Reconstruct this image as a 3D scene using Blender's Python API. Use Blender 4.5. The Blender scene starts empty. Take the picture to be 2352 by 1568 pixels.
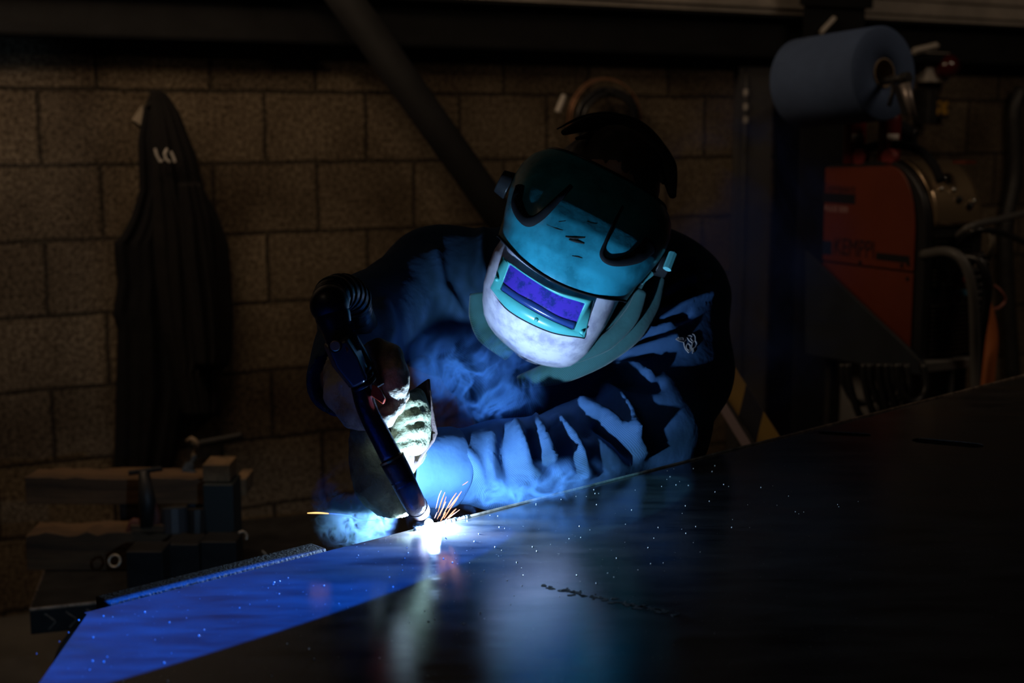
import bpy, bmesh, math, random
import numpy as np
from mathutils import Vector, Matrix
from mathutils.bvhtree import BVHTree
random.seed(7); np.random.seed(7)
SC = bpy.context.scene
COL = SC.collection
# ------------------------------------------------------------------ camera
F = 3267.0; CX, CY = 1176.0, 784.0
CAMZ = 1.48; ZT = 1.0                      # eye height, height of the steel plate
PITCH = math.atan(494.0 / F)
CAM = Vector((0, 0, CAMZ))
RIGHT = Vector((1, 0, 0)); FWD = Vector((0, math.cos(PITCH), -math.sin(PITCH))); UP = Vector((0, math.sin(PITCH), math.cos(PITCH)))
cd = bpy.data.cameras.new('camera'); cam = bpy.data.objects.new('camera', cd); COL.objects.link(cam)
cd.sensor_width = 36.0; cd.lens = 36.0 * F / 2352.0
cam.location = CAM; cam.rotation_euler = (math.pi / 2 - PITCH, 0, 0)
cd.clip_start = 0.02; cd.clip_end = 60
cd.dof.use_dof = True; cd.dof.focus_distance = 1.80; cd.dof.aperture_fstop = 5.0
SC.camera = cam
def ray(px, py): return FWD + RIGHT * ((px - CX) / F) - UP * ((py - CY) / F)
def at(px, py, d): return CAM + ray(px, py) * d
def onz(px, py, z=ZT):
    r = ray(px, py); return CAM + r * ((z - CAMZ) / r.z)
def R3(v): return tuple(v)
# ------------------------------------------------------------------ world and exposure
w = bpy.data.worlds.new('world'); SC.world = w; w.use_nodes = True
w.node_tree.nodes['Background'].inputs[0].default_value = (0.10, 0.085, 0.07, 1)
w.node_tree.nodes['Background'].inputs[1].default_value = 0.009
SC.view_settings.view_transform = 'Standard'; SC.view_settings.look = 'None'
SC.view_settings.exposure = 0.0; SC.view_settings.gamma = 1.0; SC.view_settings.use_curve_mapping = False
try:
    SC.cycles.volume_step_rate = 1.0; SC.cycles.volume_max_steps = 96
    SC.cycles.max_bounces = 6; SC.cycles.volume_bounces = 1
    SC.cycles.sample_clamp_indirect = 3.0; SC.cycles.caustics_reflective = False; SC.cycles.caustics_refractive = False
except Exception: pass
# ------------------------------------------------------------------ lights
def light(name, typ, loc, energy, color, target=None, **kw):
    l = bpy.data.lights.new(name, typ); l.energy = energy; l.color = color
    o = bpy.data.objects.new(name, l); COL.objects.link(o); o.location = loc
    if target is not None:
        o.rotation_euler = (Vector(target) - Vector(loc)).to_track_quat('-Z', 'Y').to_euler()
    for k, v in kw.items():
        if k == 'scale': o.scale = v
        else: setattr(l, k, v)
    return o
E_L, E_R = onz(200, 1410), onz(2352, 862)
EDIR = (E_R - E_L).normalized(); EN = Vector((-EDIR.y, EDIR.x, 0))    # EN: away from camera, off the plate
def edge_at(px):
    y = 1410 + (px - 200) * (862 - 1410) / 2152.0
    return onz(px, y)
ARC = edge_at(984) + Vector((0, 0, 0.009)) - EN * 0.001
light('arc_light', 'POINT', ARC+Vector((0.006, -0.002, 0)), 14, (0.40, 0.66, 1.0), shadow_soft_size=0.007)
# overhead workshop lamps, low and warm
light('overhead_lamp', 'AREA', (-1.3, 3.05, 2.9), 19, (1.0, 0.72, 0.47), (-1.15, 4.95, 2.15), shape='RECTANGLE', size=1.6, size_y=0.25)
light('overhead_lamp', 'AREA', (2.7, 3.0, 3.2), 8.0, (1.0, 0.76, 0.55), (2.9, 5.0, 2.0), shape='RECTANGLE', size=1.2, size_y=0.25)
light('overhead_lamp', 'AREA', (-1.6, 0.4, 3.4), 0.9, (1.0, 0.76, 0.55), (-0.1, 1.8, 1.1), shape='RECTANGLE', size=1.0, size_y=0.25)
# unseen spots added to put coloured pools of light on the plate
def plate_spot(name, pa, pb, minor, height, back, energy, color, blend):
    """spot whose oval pool of light lies along the plate between points pa and pb"""
    c = (pa + pb) / 2; d = (pb - pa); L = d.length / 2; d.normalize()
    n = Vector((-d.y, d.x, 0))
    pos = c + Vector((0, 0, height)) - n * back
    zax = (pos - c).normalized(); xax = d; yax = zax.cross(xax).normalized()
    D = (pos - c).length
    l = bpy.data.lights.new(name, 'SPOT'); l.energy = energy; l.color = color
    ang = 2 * math.atan(L / D); l.spot_size = ang; l.spot_blend = blend; l.shadow_soft_size = 0.004
    o = bpy.data.objects.new(name, l); COL.objects.link(o)
    m = Matrix((xax, yax, zax)).transposed().to_4x4(); m.translation = pos
    o.matrix_world = m @ Matrix.Diagonal((1, minor / L, 1, 1))
    return o
# ------------------------------------------------------------------ materials
MATS = {}
def mat(name, col, rough=0.6, metal=0.0, var=0.0, vscale=8.0, bump=0.0, bscale=60.0, col2=None, spec=0.5, coat=0.0, emit=None, estr=0, stretch=None, thr=None, sheen=0, rvar=0.0):
    if name in MATS: return MATS[name]
    m = bpy.data.materials.new(name); m.use_nodes = True; nt = m.node_tree; N = nt.nodes; L = nt.links
    b = N['Principled BSDF']
    b.inputs['Base Color'].default_value = (*col, 1); b.inputs['Roughness'].default_value = rough
    b.inputs['Metallic'].default_value = metal; b.inputs['Specular IOR Level'].default_value = spec
    b.inputs['Coat Weight'].default_value = coat; b.inputs['Sheen Weight'].default_value = sheen
    tc = N.new('ShaderNodeTexCoord'); mp = N.new('ShaderNodeMapping'); L.new(tc.outputs['Object'], mp.inputs[0])
    if stretch: mp.inputs['Scale'].default_value = stretch
    if var > 0 or col2:
        n = N.new('ShaderNodeTexNoise'); n.inputs['Scale'].default_value = vscale; n.inputs['Detail'].default_value = 6; n.inputs['Roughness'].default_value = 0.65
        L.new(mp.outputs[0], n.inputs['Vector'])
        r = N.new('ShaderNodeValToRGB'); lo, hi = thr or (0.35, 0.65)
        r.color_ramp.elements[0].position = lo; r.color_ramp.elements[1].position = hi
        c2 = col2 or tuple(c * (1 - var) for c in col)
        r.color_ramp.elements[0].color = (*c2, 1); r.color_ramp.elements[1].color = (*col, 1)
        L.new(n.outputs['Fac'], r.inputs[0]); L.new(r.outputs[0], b.inputs['Base Color'])
        if rvar:
            mr = N.new('ShaderNodeMapRange'); mr.inputs['To Min'].default_value = rough - rvar; mr.inputs['To Max'].default_value = rough + rvar
            mr.inputs['From Min'].default_value = 0.3; mr.inputs['From Max'].default_value = 0.7
            L.new(n.outputs['Fac'], mr.inputs['Value']); L.new(mr.outputs[0], b.inputs['Roughness'])
    if bump > 0:
        n2 = N.new('ShaderNodeTexNoise'); n2.inputs['Scale'].default_value = bscale; n2.inputs['Detail'].default_value = 4
        L.new(mp.outputs[0], n2.inputs['Vector'])
        bp = N.new('ShaderNodeBump'); bp.inputs['Strength'].default_value = bump; bp.inputs['Distance'].default_value = 0.004
        L.new(n2.outputs['Fac'], bp.inputs['Height']); L.new(bp.outputs[0], b.inputs['Normal'])
    if emit:
        b.inputs['Emission Color'].default_value = (*emit, 1); b.inputs['Emission Strength'].default_value = estr
    MATS[name] = m; return m
def wall_mat():
    m = bpy.data.materials.new('concrete_block'); m.use_nodes = True; nt = m.node_tree; N = nt.nodes; L = nt.links
    b = N['Principled BSDF']; b.inputs['Roughness'].default_value = 0.92; b.inputs['Specular IOR Level'].default_value = 0.15
    tc = N.new('ShaderNodeTexCoord'); sp = N.new('ShaderNodeSeparateXYZ'); cb = N.new('ShaderNodeCombineXYZ')
    L.new(tc.outputs['Object'], sp.inputs[0]); L.new(sp.outputs['X'], cb.inputs['X']); L.new(sp.outputs['Z'], cb.inputs['Y'])
    wn = N.new('ShaderNodeTexNoise'); wn.inputs['Scale'].default_value = 9; wn.inputs['Detail'].default_value = 3
    L.new(cb.outputs[0], wn.inputs['Vector'])
    vm = N.new('ShaderNodeVectorMath'); vm.operation = 'SUBTRACT'; vm.inputs[1].default_value = (0.5, 0.5, 0.5); L.new(wn.outputs['Color'], vm.inputs[0])
    vs = N.new('ShaderNodeVectorMath'); vs.operation = 'SCALE'; vs.inputs['Scale'].default_value = 0.012; L.new(vm.outputs[0], vs.inputs[0])
    va = N.new('ShaderNodeVectorMath'); va.operation = 'ADD'; L.new(cb.outputs[0], va.inputs[0]); L.new(vs.outputs[0], va.inputs[1])
    mp = N.new('ShaderNodeMapping'); mp.inputs['Location'].default_value = (-0.285, -0.014, 0); L.new(va.outputs[0], mp.inputs[0])
    br = N.new('ShaderNodeTexBrick'); br.offset = 0.5; br.inputs['Scale'].default_value = 1.0
    br.inputs['Brick Width'].default_value = 0.35; br.inputs['Row Height'].default_value = 0.225
    br.inputs['Mortar Size'].default_value = 0.0075; br.inputs['Mortar Smooth'].default_value = 0.25; br.inputs['Bias'].default_value = 0.0
    br.inputs['Color1'].default_value = (0.34, 0.28, 0.20, 1); br.inputs['Color2'].default_value = (0.22, 0.18, 0.13, 1); br.inputs['Mortar'].default_value = (0.10, 0.085, 0.065, 1)
    L.new(mp.outputs[0], br.inputs['Vector'])
    n = N.new('ShaderNodeTexNoise'); n.inputs['Scale'].default_value = 75; n.inputs['Detail'].default_value = 5; n.inputs['Roughness'].default_value = 0.8
    L.new(tc.outputs['Object'], n.inputs['Vector'])
    r = N.new('ShaderNodeValToRGB'); r.color_ramp.elements[0].position = 0.38; r.color_ramp.elements[1].position = 0.62
    r.color_ramp.elements[0].color = (0.18, 0.15, 0.12, 1); r.color_ramp.elements[1].color = (1.1, 1.05, 1, 1)
    L.new(n.outputs['Fac'], r.inputs[0])
    n3 = N.new('ShaderNodeTexNoise'); n3.inputs['Scale'].default_value = 2.6; n3.inputs['Detail'].default_value = 6
    L.new(tc.outputs['Object'], n3.inputs['Vector'])
    r3 = N.new('ShaderNodeValToRGB'); r3.color_ramp.elements[0].position = 0.35; r3.color_ramp.elements[1].position = 0.62
    r3.color_ramp.elements[0].color = (0.45, 0.42, 0.40, 1); r3.color_ramp.elements[1].color = (1, 1, 1, 1); L.new(n3.outputs['Fac'], r3.inputs[0])
    mx = N.new('ShaderNodeMix'); mx.data_type = 'RGBA'; mx.blend_type = 'MULTIPLY'; mx.inputs['Factor'].default_value = 1
    L.new(br.outputs['Color'], mx.inputs[6]); L.new(r.outputs[0], mx.inputs[7])
    mx2 = N.new('ShaderNodeMix'); mx2.data_type = 'RGBA'; mx2.blend_type = 'MULTIPLY'; mx2.inputs['Factor'].default_value = 1
    L.new(mx.outputs[2], mx2.inputs[6]); L.new(r3.outputs[0], mx2.inputs[7]); L.new(mx2.outputs[2], b.inputs['Base Color'])
    # bump: joints raked back, pitted faces
    ma = N.new('ShaderNodeMath'); ma.operation = 'MULTIPLY_ADD'; ma.inputs[1].default_value = -1.6; L.new(br.outputs['Fac'], ma.inputs[0]); L.new(n.outputs['Fac'], ma.inputs[2])
    bp = N.new('ShaderNodeBump'); bp.inputs['Strength'].default_value = 0.9; bp.inputs['Distance'].default_value = 0.008
    L.new(ma.outputs[0], bp.inputs['Height']); L.new(bp.outputs[0], b.inputs['Normal'])
    return m
def fabric(name, col, rough=0.85, scale=900, bump=0.5, sheen=0.2, col2=None):
    m = bpy.data.materials.new(name); m.use_nodes = True; nt = m.node_tree; N = nt.nodes; L = nt.links
    b = N['Principled BSDF']; b.inputs['Roughness'].default_value = rough; b.inputs['Specular IOR Level'].default_value = 0.25; b.inputs['Sheen Weight'].default_value = sheen
    tc = N.new('ShaderNodeTexCoord')
    n = N.new('ShaderNodeTexNoise'); n.inputs['Scale'].default_value = 14; n.inputs['Detail'].default_value = 5; L.new(tc.outputs['Object'], n.inputs['Vector'])
    r = N.new('ShaderNodeValToRGB'); r.color_ramp.elements[0].position = 0.3; r.color_ramp.elements[1].position = 0.7
    r.color_ramp.elements[0].color = (*(col2 or tuple(c * 0.7 for c in col)), 1); r.color_ramp.elements[1].color = (*col, 1)
    L.new(n.outputs['Fac'], r.inputs[0])
    wv = N.new('ShaderNodeTexWave'); wv.inputs['Scale'].default_value = scale / 6.28 * 1.6; wv.bands_direction = 'DIAGONAL'; wv.inputs['Distortion'].default_value = 0.6
    L.new(tc.outputs['Object'], wv.inputs['Vector'])
    mx = N.new('ShaderNodeMix'); mx.data_type = 'RGBA'; mx.blend_type = 'MULTIPLY'; mx.inputs['Factor'].default_value = 0.45
    L.new(r.outputs[0], mx.inputs[6]); L.new(wv.outputs['Color'], mx.inputs[7]); L.new(mx.outputs[2], b.inputs['Base Color'])
    n2 = N.new('ShaderNodeTexNoise'); n2.inputs['Scale'].default_value = 35; n2.inputs['Detail'].default_value = 3; L.new(tc.outputs['Object'], n2.inputs['Vector'])
    bp = N.new('ShaderNodeBump'); bp.inputs['Strength'].default_value = bump; bp.inputs['Distance'].default_value = 0.004
    L.new(n2.outputs['Fac'], bp.inputs['Height']); L.new(bp.outputs[0], b.inputs['Normal'])
    return m
def glass_mat(name, col, rough=0.05, alpha=0.5):
    m = bpy.data.materials.new(name); m.use_nodes = True; b = m.node_tree.nodes['Principled BSDF']
    b.inputs['Base Color'].default_value = (*col, 1); b.inputs['Roughness'].default_value = rough; b.inputs['Alpha'].default_value = alpha
    b.inputs['Coat Weight'].default_value = 0.6
    return m
# ------------------------------------------------------------------ mesh helpers
class MB:
    def __init__(s): s.v = []; s.f = []
    def add(s, vs, fs):
        o = len(s.v); s.v += [tuple(v) for v in vs]; s.f += [tuple(i + o for i in f) for f in fs]; return s
    def box(s, lo, hi, M=None):
        x0, y0, z0 = lo; x1, y1, z1 = hi
        vs = [Vector(p) for p in ((x0,y0,z0),(x1,y0,z0),(x1,y1,z0),(x0,y1,z0),(x0,y0,z1),(x1,y0,z1),(x1,y1,z1),(x0,y1,z1))]
        if M is not None: vs = [M @ v for v in vs]
        return s.add(vs, [(0,3,2,1),(4,5,6,7),(0,1,5,4),(1,2,6,5),(2,3,7,6),(3,0,4,7)])
    def tube(s, pts, r, n=12, cap=True, flat=None):
        pts = [Vector(p) for p in pts]; rs = r if isinstance(r, (list, tuple)) else [r] * len(pts)
        k = len(pts); prev = None; vs = []
        for i, p in enumerate(pts):
            t = (pts[min(i + 1, k - 1)] - pts[max(i - 1, 0)]); t = t.normalized() if t.length > 1e-9 else Vector((0, 0, 1))
            if prev is None:
                a = Vector((0, 0, 1)) if abs(t.z) < 0.9 else Vector((1, 0, 0)); u = t.cross(a).normalized()
            else:
                u = (prev - t * prev.dot(t)); u = u.normalized() if u.length > 1e-9 else t.orthogonal().normalized()
            prev = u; v = t.cross(u)
            for j in range(n):
                a = 2 * math.pi * j / n; q = u * math.cos(a) + v * math.sin(a)
                if flat is not None: q = q - Vector(flat[0]) * q.dot(Vector(flat[0])) * (1 - flat[1])
                vs.append(p + q * rs[i])
        fs = [(i*n+j, i*n+(j+1) % n, (i+1)*n+(j+1) % n, (i+1)*n+j) for i in range(k-1) for j in range(n)]
        if cap: fs += [tuple(range(n))[::-1], tuple((k-1)*n+j for j in range(n))]
        return s.add(vs, fs)
    def prism(s, poly, lo, hi, M=None):
        """poly in (x,z), extruded along y"""
        n = len(poly); vs = [Vector((x, lo, z)) for x, z in poly] + [Vector((x, hi, z)) for x, z in poly]
        if M is not None: vs = [M @ v for v in vs]
        return s.add(vs, [tuple(range(n)), tuple(range(2*n-1, n-1, -1))] + [(i, i+n, (i+1) % n + n, (i+1) % n) for i in range(n)])
    def grid(s, rows, closed=False):
        nr, nc = len(rows), len(rows[0]); vs = [v for r in rows for v in r]
        fs = []
        for i in range(nr-1):
            for j in range(nc if closed else nc-1):
                fs.append((i*nc+j, i*nc+(j+1) % nc, (i+1)*nc+(j+1) % nc, (i+1)*nc+j))
        return s.add(vs, fs)
    def lathe(s, prof, M=None, n=32):
        """prof: (r,z) about local z"""
        rows = [[(M @ Vector((r*math.cos(2*math.pi*j/n), r*math.sin(2*math.pi*j/n), z))) if M is not None else Vector((r*math.cos(2*math.pi*j/n), r*math.sin(2*math.pi*j/n), z)) for j in range(n)] for r, z in prof]
        return s.grid(rows, True)
    def ball(s, c, r, n=12):
        M = Matrix.Translation(Vector(c))
        return s.lathe([(max(1e-5, r*math.sin(math.pi*i/n)), -r*math.cos(math.pi*i/n)) for i in range(n+1)], M, n*2)
def obj(name, mb, m, parent=None, smooth=False, bevel=0, thick=0, off=0, subd=0, auto=True):
    me = bpy.data.meshes.new(name)
    me.from_pydata([tuple(v) for v in mb.v], [], mb.f); me.update()
    bm = bmesh.new(); bm.from_mesh(me); bmesh.ops.recalc_face_normals(bm, faces=bm.faces); bm.to_mesh(me); bm.free()
    me.materials.append(m)
    if smooth: me.polygons.foreach_set('use_smooth', [True] * len(me.polygons))
    o = bpy.data.objects.new(name, me); COL.objects.link(o)
    if thick:
        md = o.modifiers.new('s', 'SOLIDIFY'); md.thickness = thick; md.offset = off
    if bevel:
        md = o.modifiers.new('b', 'BEVEL'); md.width = bevel; md.segments = 3; md.limit_method = 'ANGLE'
        me.polygons.foreach_set('use_smooth', [True] * len(me.polygons))
        wn = o.modifiers.new('w', 'WEIGHTED_NORMAL'); wn.keep_sharp = True
    if subd:
        md = o.modifiers.new('u', 'SUBSURF'); md.levels = subd; md.render_levels = subd
    if parent is not None: o.parent = parent; o.matrix_parent_inverse = parent.matrix_world.inverted() if False else Matrix.Translation(-Vector(parent.location)) if tuple(parent.rotation_euler) == (0, 0, 0) else o.matrix_parent_inverse
    return o
def mobj(name, verts, faces, m, parent=None, smooth=True):
    me = bpy.data.meshes.new(name); me.from_pydata([tuple(v) for v in verts], [], [tuple(f) for f in faces]); me.update()
    me.materials.append(m)
    if smooth: me.polygons.foreach_set('use_smooth', [True] * len(me.polygons))
    o = bpy.data.objects.new(name, me); COL.objects.link(o)
    if parent is not None: o.parent = parent; o.matrix_parent_inverse = Matrix.Translation(-Vector(parent.location))
    return o
def tag(o, label, cat, group=None, kind=None):
    if label: o['label'] = label
    if cat: o['category'] = cat
    if group: o['group'] = group
    if kind: o['kind'] = kind
    return o
def thing(name, label, cat, loc=(0, 0, 0), group=None):
    o = bpy.data.objects.new(name, None); COL.objects.link(o); o.location = loc; o.empty_display_size = 0.05
    return tag(o, label, cat, group)
def struct(name, mb, m, **kw):
    o = obj(name, mb, m, **kw); o['kind'] = 'structure'; return o
def smooth_path(pts, n=8):
    """Catmull-Rom through pts (vectors or tuples)"""
    P = [Vector(p) for p in pts]; P = [P[0]*2-P[1]] + P + [P[-1]*2-P[-2]]; out = []
    for i in range(1, len(P)-2):
        for k in range(n):
            t = k / n; a, b, c, d = P[i-1], P[i], P[i+1], P[i+2]
            out.append(0.5*((2*b)+(c-a)*t+(2*a-5*b+4*c-d)*t*t+(3*b-a-3*c+d)*t**3))
    out.append(P[-2]); return out
def text_mesh(txt, size, ext, name='t'):
    c = bpy.data.curves.new(name, 'FONT'); c.body = txt; c.size = size; c.extrude = ext; c.align_x = 'LEFT'
    o = bpy.data.objects.new(name, c); COL.objects.link(o)
    me = bpy.data.meshes.new_from_object(o.evaluated_get(bpy.context.evaluated_depsgraph_get()))
    COL.objects.unlink(o); bpy.data.objects.remove(o)
    vs = [v.co.copy() for v in me.vertices]; fs = [tuple(p.vertices) for p in me.polygons]; bpy.data.meshes.remove(me)
    return vs, fs
# ---- implicit surfaces (smooth unions of tapered limbs), meshed with surface nets
def smin(a, b, k):
    h = np.clip(0.5 + 0.5*(b-a)/k, 0, 1); return b*(1-h) + a*h - k*h*(1-h)
class Field:
    def __init__(s, lo, hi, h):
        s.lo = np.array(lo); s.h = h; s.n = np.ceil((np.array(hi)-s.lo)/h).astype(int)+1
        ax = [s.lo[i]+h*np.arange(s.n[i]) for i in range(3)]
        s.X, s.Y, s.Z = [a.astype(np.float32) for a in np.meshgrid(*ax, indexing='ij', sparse=True)]
        s.V = np.full(s.n, 1.0, np.float32)
    def cone(s, a, b, ra, rb, k=0.02, sub=False, flat=None):
        a = np.array(a, np.float32); b = np.array(b, np.float32); d = b-a; L = float(d@d)+1e-9
        px, py, pz = s.X-a[0], s.Y-a[1], s.Z-a[2]
        t = np.clip((px*d[0]+py*d[1]+pz*d[2])/L, 0, 1)
        qx, qy, qz = px-t*d[0], py-t*d[1], pz-t*d[2]
        if flat is not None:
            f = np.array(flat[0], np.float32); f /= np.linalg.norm(f); q = qx*f[0]+qy*f[1]+qz*f[2]
            D = np.sqrt(np.maximum(qx*qx+qy*qy+qz*qz + q*q*(1/flat[1]**2-1), 0))
        else: D = np.sqrt(qx*qx+qy*qy+qz*qz)
        D = D-(ra+(rb-ra)*t)
        s.V = smin(s.V, D.astype(np.float32), k) if not sub else np.maximum(s.V, -D)
        return s
    def chain(s, pts, rs, k=0.02, flat=None):
        for i in range(len(pts)-1): s.cone(pts[i], pts[i+1], rs[i], rs[i+1], k, flat=flat)
        return s
    def ell(s, c, r, axes=None, k=0.03):
        c = np.array(c, np.float32); p = [s.X-c[0], s.Y-c[1], s.Z-c[2]]
        A = np.array(axes if axes is not None else np.eye(3), np.float32)
        q = [sum(p[i]*A[j][i] for i in range(3))/r[j] for j in range(3)]
        k0 = np.sqrt(q[0]**2+q[1]**2+q[2]**2); D = (k0-1)*min(r)
        s.V = smin(s.V, D.astype(np.float32), k); return s
    def mesh(s):
        V = s.V; ins = V < 0; nx, ny, nz = s.n
        c = ins[:-1,:-1,:-1].astype(np.int8)*0; tot = np.zeros((nx-1,ny-1,nz-1), np.int8)
        for i in (0,1):
            for j in (0,1):
                for k in (0,1): tot += ins[i:nx-1+i, j:ny-1+j, k:nz-1+k]
        act = (tot > 0) & (tot < 8); idx = np.argwhere(act); N = len(idx)
        ID = -np.ones(act.shape, np.int64); ID[act] = np.arange(N)
        I, J, K = idx.T; acc = np.zeros((N, 3)); cnt = np.zeros(N)
        cor = [(0,0,0),(1,0,0),(0,1,0),(1,1,0),(0,0,1),(1,0,1),(0,1,1),(1,1,1)]
        for a in range(8):
            for ax in (1, 2, 4):
                if a & ax: continue
                b = a | ax; ca, cb = cor[a], cor[b]
                va = V[I+ca[0], J+ca[1], K+ca[2]]; vb = V[I+cb[0], J+cb[1], K+cb[2]]
                m = (va < 0) != (vb < 0); t = np.where(m, va/(va-vb+1e-12), 0)
                P = np.array(ca)[None, :]+t[:, None]*(np.array(cb)-np.array(ca))[None, :]
                acc += P*m[:, None]; cnt += m
        verts = s.lo+s.h*(idx+acc/cnt[:, None]); faces = []
        for ax in range(3):
            sl = [slice(1, -1)]*3; sl[ax] = slice(0, -1); sl2 = [slice(1, -1)]*3; sl2[ax] = slice(1, None)
            A = ins[tuple(sl)]; B = ins[tuple(sl2)]; e = np.argwhere(A != B)
            if not len(e): continue
            sgn = A[tuple(e.T)]; e = e.copy(); o1, o2 = [(1,2),(2,0),(0,1)][ax]
            e[:, o1] += 1; e[:, o2] += 1
            def g(d1, d2):
                q = e.copy(); q[:, o1] -= d1; q[:, o2] -= d2; return ID[tuple(q.T)]
            f = np.stack([g(1,1), g(0,1), g(0,0), g(1,0)], 1)
            f[~sgn] = f[~sgn][:, ::-1]; faces.append(f)
        return verts, np.concatenate(faces)
def vnormals(v, f):
    n = np.zeros_like(v); fn = np.cross(v[f[:,2]]-v[f[:,0]], v[f[:,3]]-v[f[:,1]])
    for i in range(4): np.add.at(n, f[:, i], fn)
    return n/(np.linalg.norm(n, axis=1, keepdims=True)+1e-12)
Rn, Un, Fn, Cn = [np.array(x) for x in (RIGHT, UP, FWD, CAM)]
def project(v):
    q = v-Cn; d = q@Fn; return np.stack([CX+F*(q@Rn)/d, CY-F*(q@Un)/d, d], 1)
def polydist(P, pts):
    best = np.full(len(P), 1e9)
    for a, b in zip(pts[:-1], pts[1:]):
        a = np.array(a, float); b = np.array(b, float); d = b-a; t = np.clip(((P-a)@d)/(d@d), 0, 1)
        best = np.minimum(best, np.linalg.norm(P-(a+t[:, None]*d), axis=1))
    return best
def vnoise(P, scale, seed=0):
    """cheap smooth 3-d noise from sines"""
    rs = np.random.RandomState(seed); o = np.zeros(len(P))
    for _ in range(7):
        k = rs.normal(size=3)*scale; o += np.sin(P@k+rs.uniform(0, 6.28))
    return o/7

# ================================================================== THE SETTING
TH = math.atan2(3304, 5824); CT, ST = math.cos(TH), math.sin(TH)
W0 = Vector((-1176/3304*4.2, 4.2, 0)); WD = Vector((CT, ST, 0)); WN = Vector((ST, -CT, 0))    # along the wall, out of the wall
WM = Matrix((WD, -WN, Vector((0, 0, 1)))).transposed().to_4x4(); WM.translation = W0            # local: x along, y into wall, z up
def wl(px, py, off=0.0):
    """(s, z) on the plane standing 'off' metres in front of the wall"""
    r = ray(px, py); o = W0+WN*off; t = (o-CAM).dot(WN)/r.dot(WN); p = CAM+r*t; return (p-W0).dot(WD), p.z
def wp(s, off, z): return W0+WD*s+WN*off+Vector((0, 0, z))
BLOCK = wall_mat()
me = MB().box((-4, 0, 0), (8.5, 0.2, 3.6))
o = struct('wall_back', me, BLOCK); o.matrix_world = WM
CONC = mat('concrete_floor', (0.10, 0.09, 0.08), 0.8, var=0.5, vscale=3, bump=0.3, bscale=40)
o = struct('floor', MB().box((-7, -2.5, -0.05), (9, 11, 0.0)), CONC)
DST = mat('dark_painted_steel', (0.011, 0.011, 0.012), 0.75, spec=0.2, var=0.4, vscale=6, bump=0.15, bscale=30)
CLAD = mat('pale_cladding', (0.42, 0.37, 0.32), 0.6, var=0.35, vscale=5)
# profiled cladding above the rail
mb = MB()
rows = []
for z in (1.905, 1.93, 1.935, 1.965, 1.97, 2.10, 2.11, 2.14, 2.15, 2.5, 2.51, 3.4):
    pass
prof = [(0.02, 1.90), (0.02, 1.925), (0.035, 1.93), (0.035, 1.938), (0.02, 1.943), (0.02, 1.985), (0.035, 1.99), (0.035, 1.998), (0.02, 2.003), (0.02, 2.06), (0.035, 2.07), (0.035, 2.08), (0.02, 2.085)]
mb.grid([[wp(s, o_, z) for s in np.linspace(-3.9, 8.4, 30)] for o_, z in prof])
struct('wall_cladding', mb, CLAD, thick=0.003)
o = struct('added_unseen_wall_upper', MB().box((-3.9, -0.024, 2.087), (8.4, -0.004, 3.4)), mat('added_dark_sheet', (0.035, 0.034, 0.034), 0.7)); o.matrix_world = WM  # out of view, coloured dark to keep its reflection off the plate
# rail (C-section) along the wall
mb = MB()
mb.box((-3.9, -0.045, 1.745), (8.4, 0, 1.90)); mb.box((-3.9, -0.10, 1.737), (8.4, -0.0, 1.747)); mb.box((-3.9, -0.10, 1.737), (8.4, -0.092, 1.775)); mb.box((-3.9, -0.10, 1.888), (8.4, -0.0, 1.90))
o = struct('trim_1', mb, DST); o.matrix_world = WM
# column
mb = MB()
c0, c1 = wl(1775, 500)[0], wl(1915, 500)[0]
mb.box((c0, -0.16, 0), (c1-0.02, -0.145, 3.4)); mb.box(((c0+c1)/2-0.006, -0.146, 0), ((c0+c1)/2+0.006, 0, 3.4)); mb.box((c0, -0.012, 0), (c1, 0, 3.4))
mb.box((c0-0.03, -0.18, 1.93), (c1, -0.158, 2.2))
o = struct('column', mb, DST); o.matrix_world = WM
# dark recess/door leaf beside the column (flat sheet panel)
s0, s1 = wl(1690, 500, 0.03)[0], wl(1768, 500, 0.03)[0]
o = struct('wall_panel', MB().box((s0, -0.03, 0), (s1, 0, 1.73)), mat('panel_grey', (0.07, 0.065, 0.062), 0.6, var=0.4, vscale=4)); o.matrix_world = WM
# diagonal brace
mb = MB()
a = wl(620, -245, 0.22); b = wl(1560, 1075, 0.22)
p0, p1 = wp(a[0], 0.22, a[1]), wp(b[0], 0.22, b[1])
br = thing('brace_pipe', 'thick dark round steel brace running diagonally down across the block wall', 'pipe', wp(b[0], 0.22, b[1]))
obj('pipe', MB().tube([p0, p1], 0.054, 28), DST, br, smooth=False).data.polygons.foreach_set('use_smooth', [True]*30)
obj('end_plate', MB().tube([p1, p1+(p1-p0).normalized()*0.03], 0.085, 24), DST, br)

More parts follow.
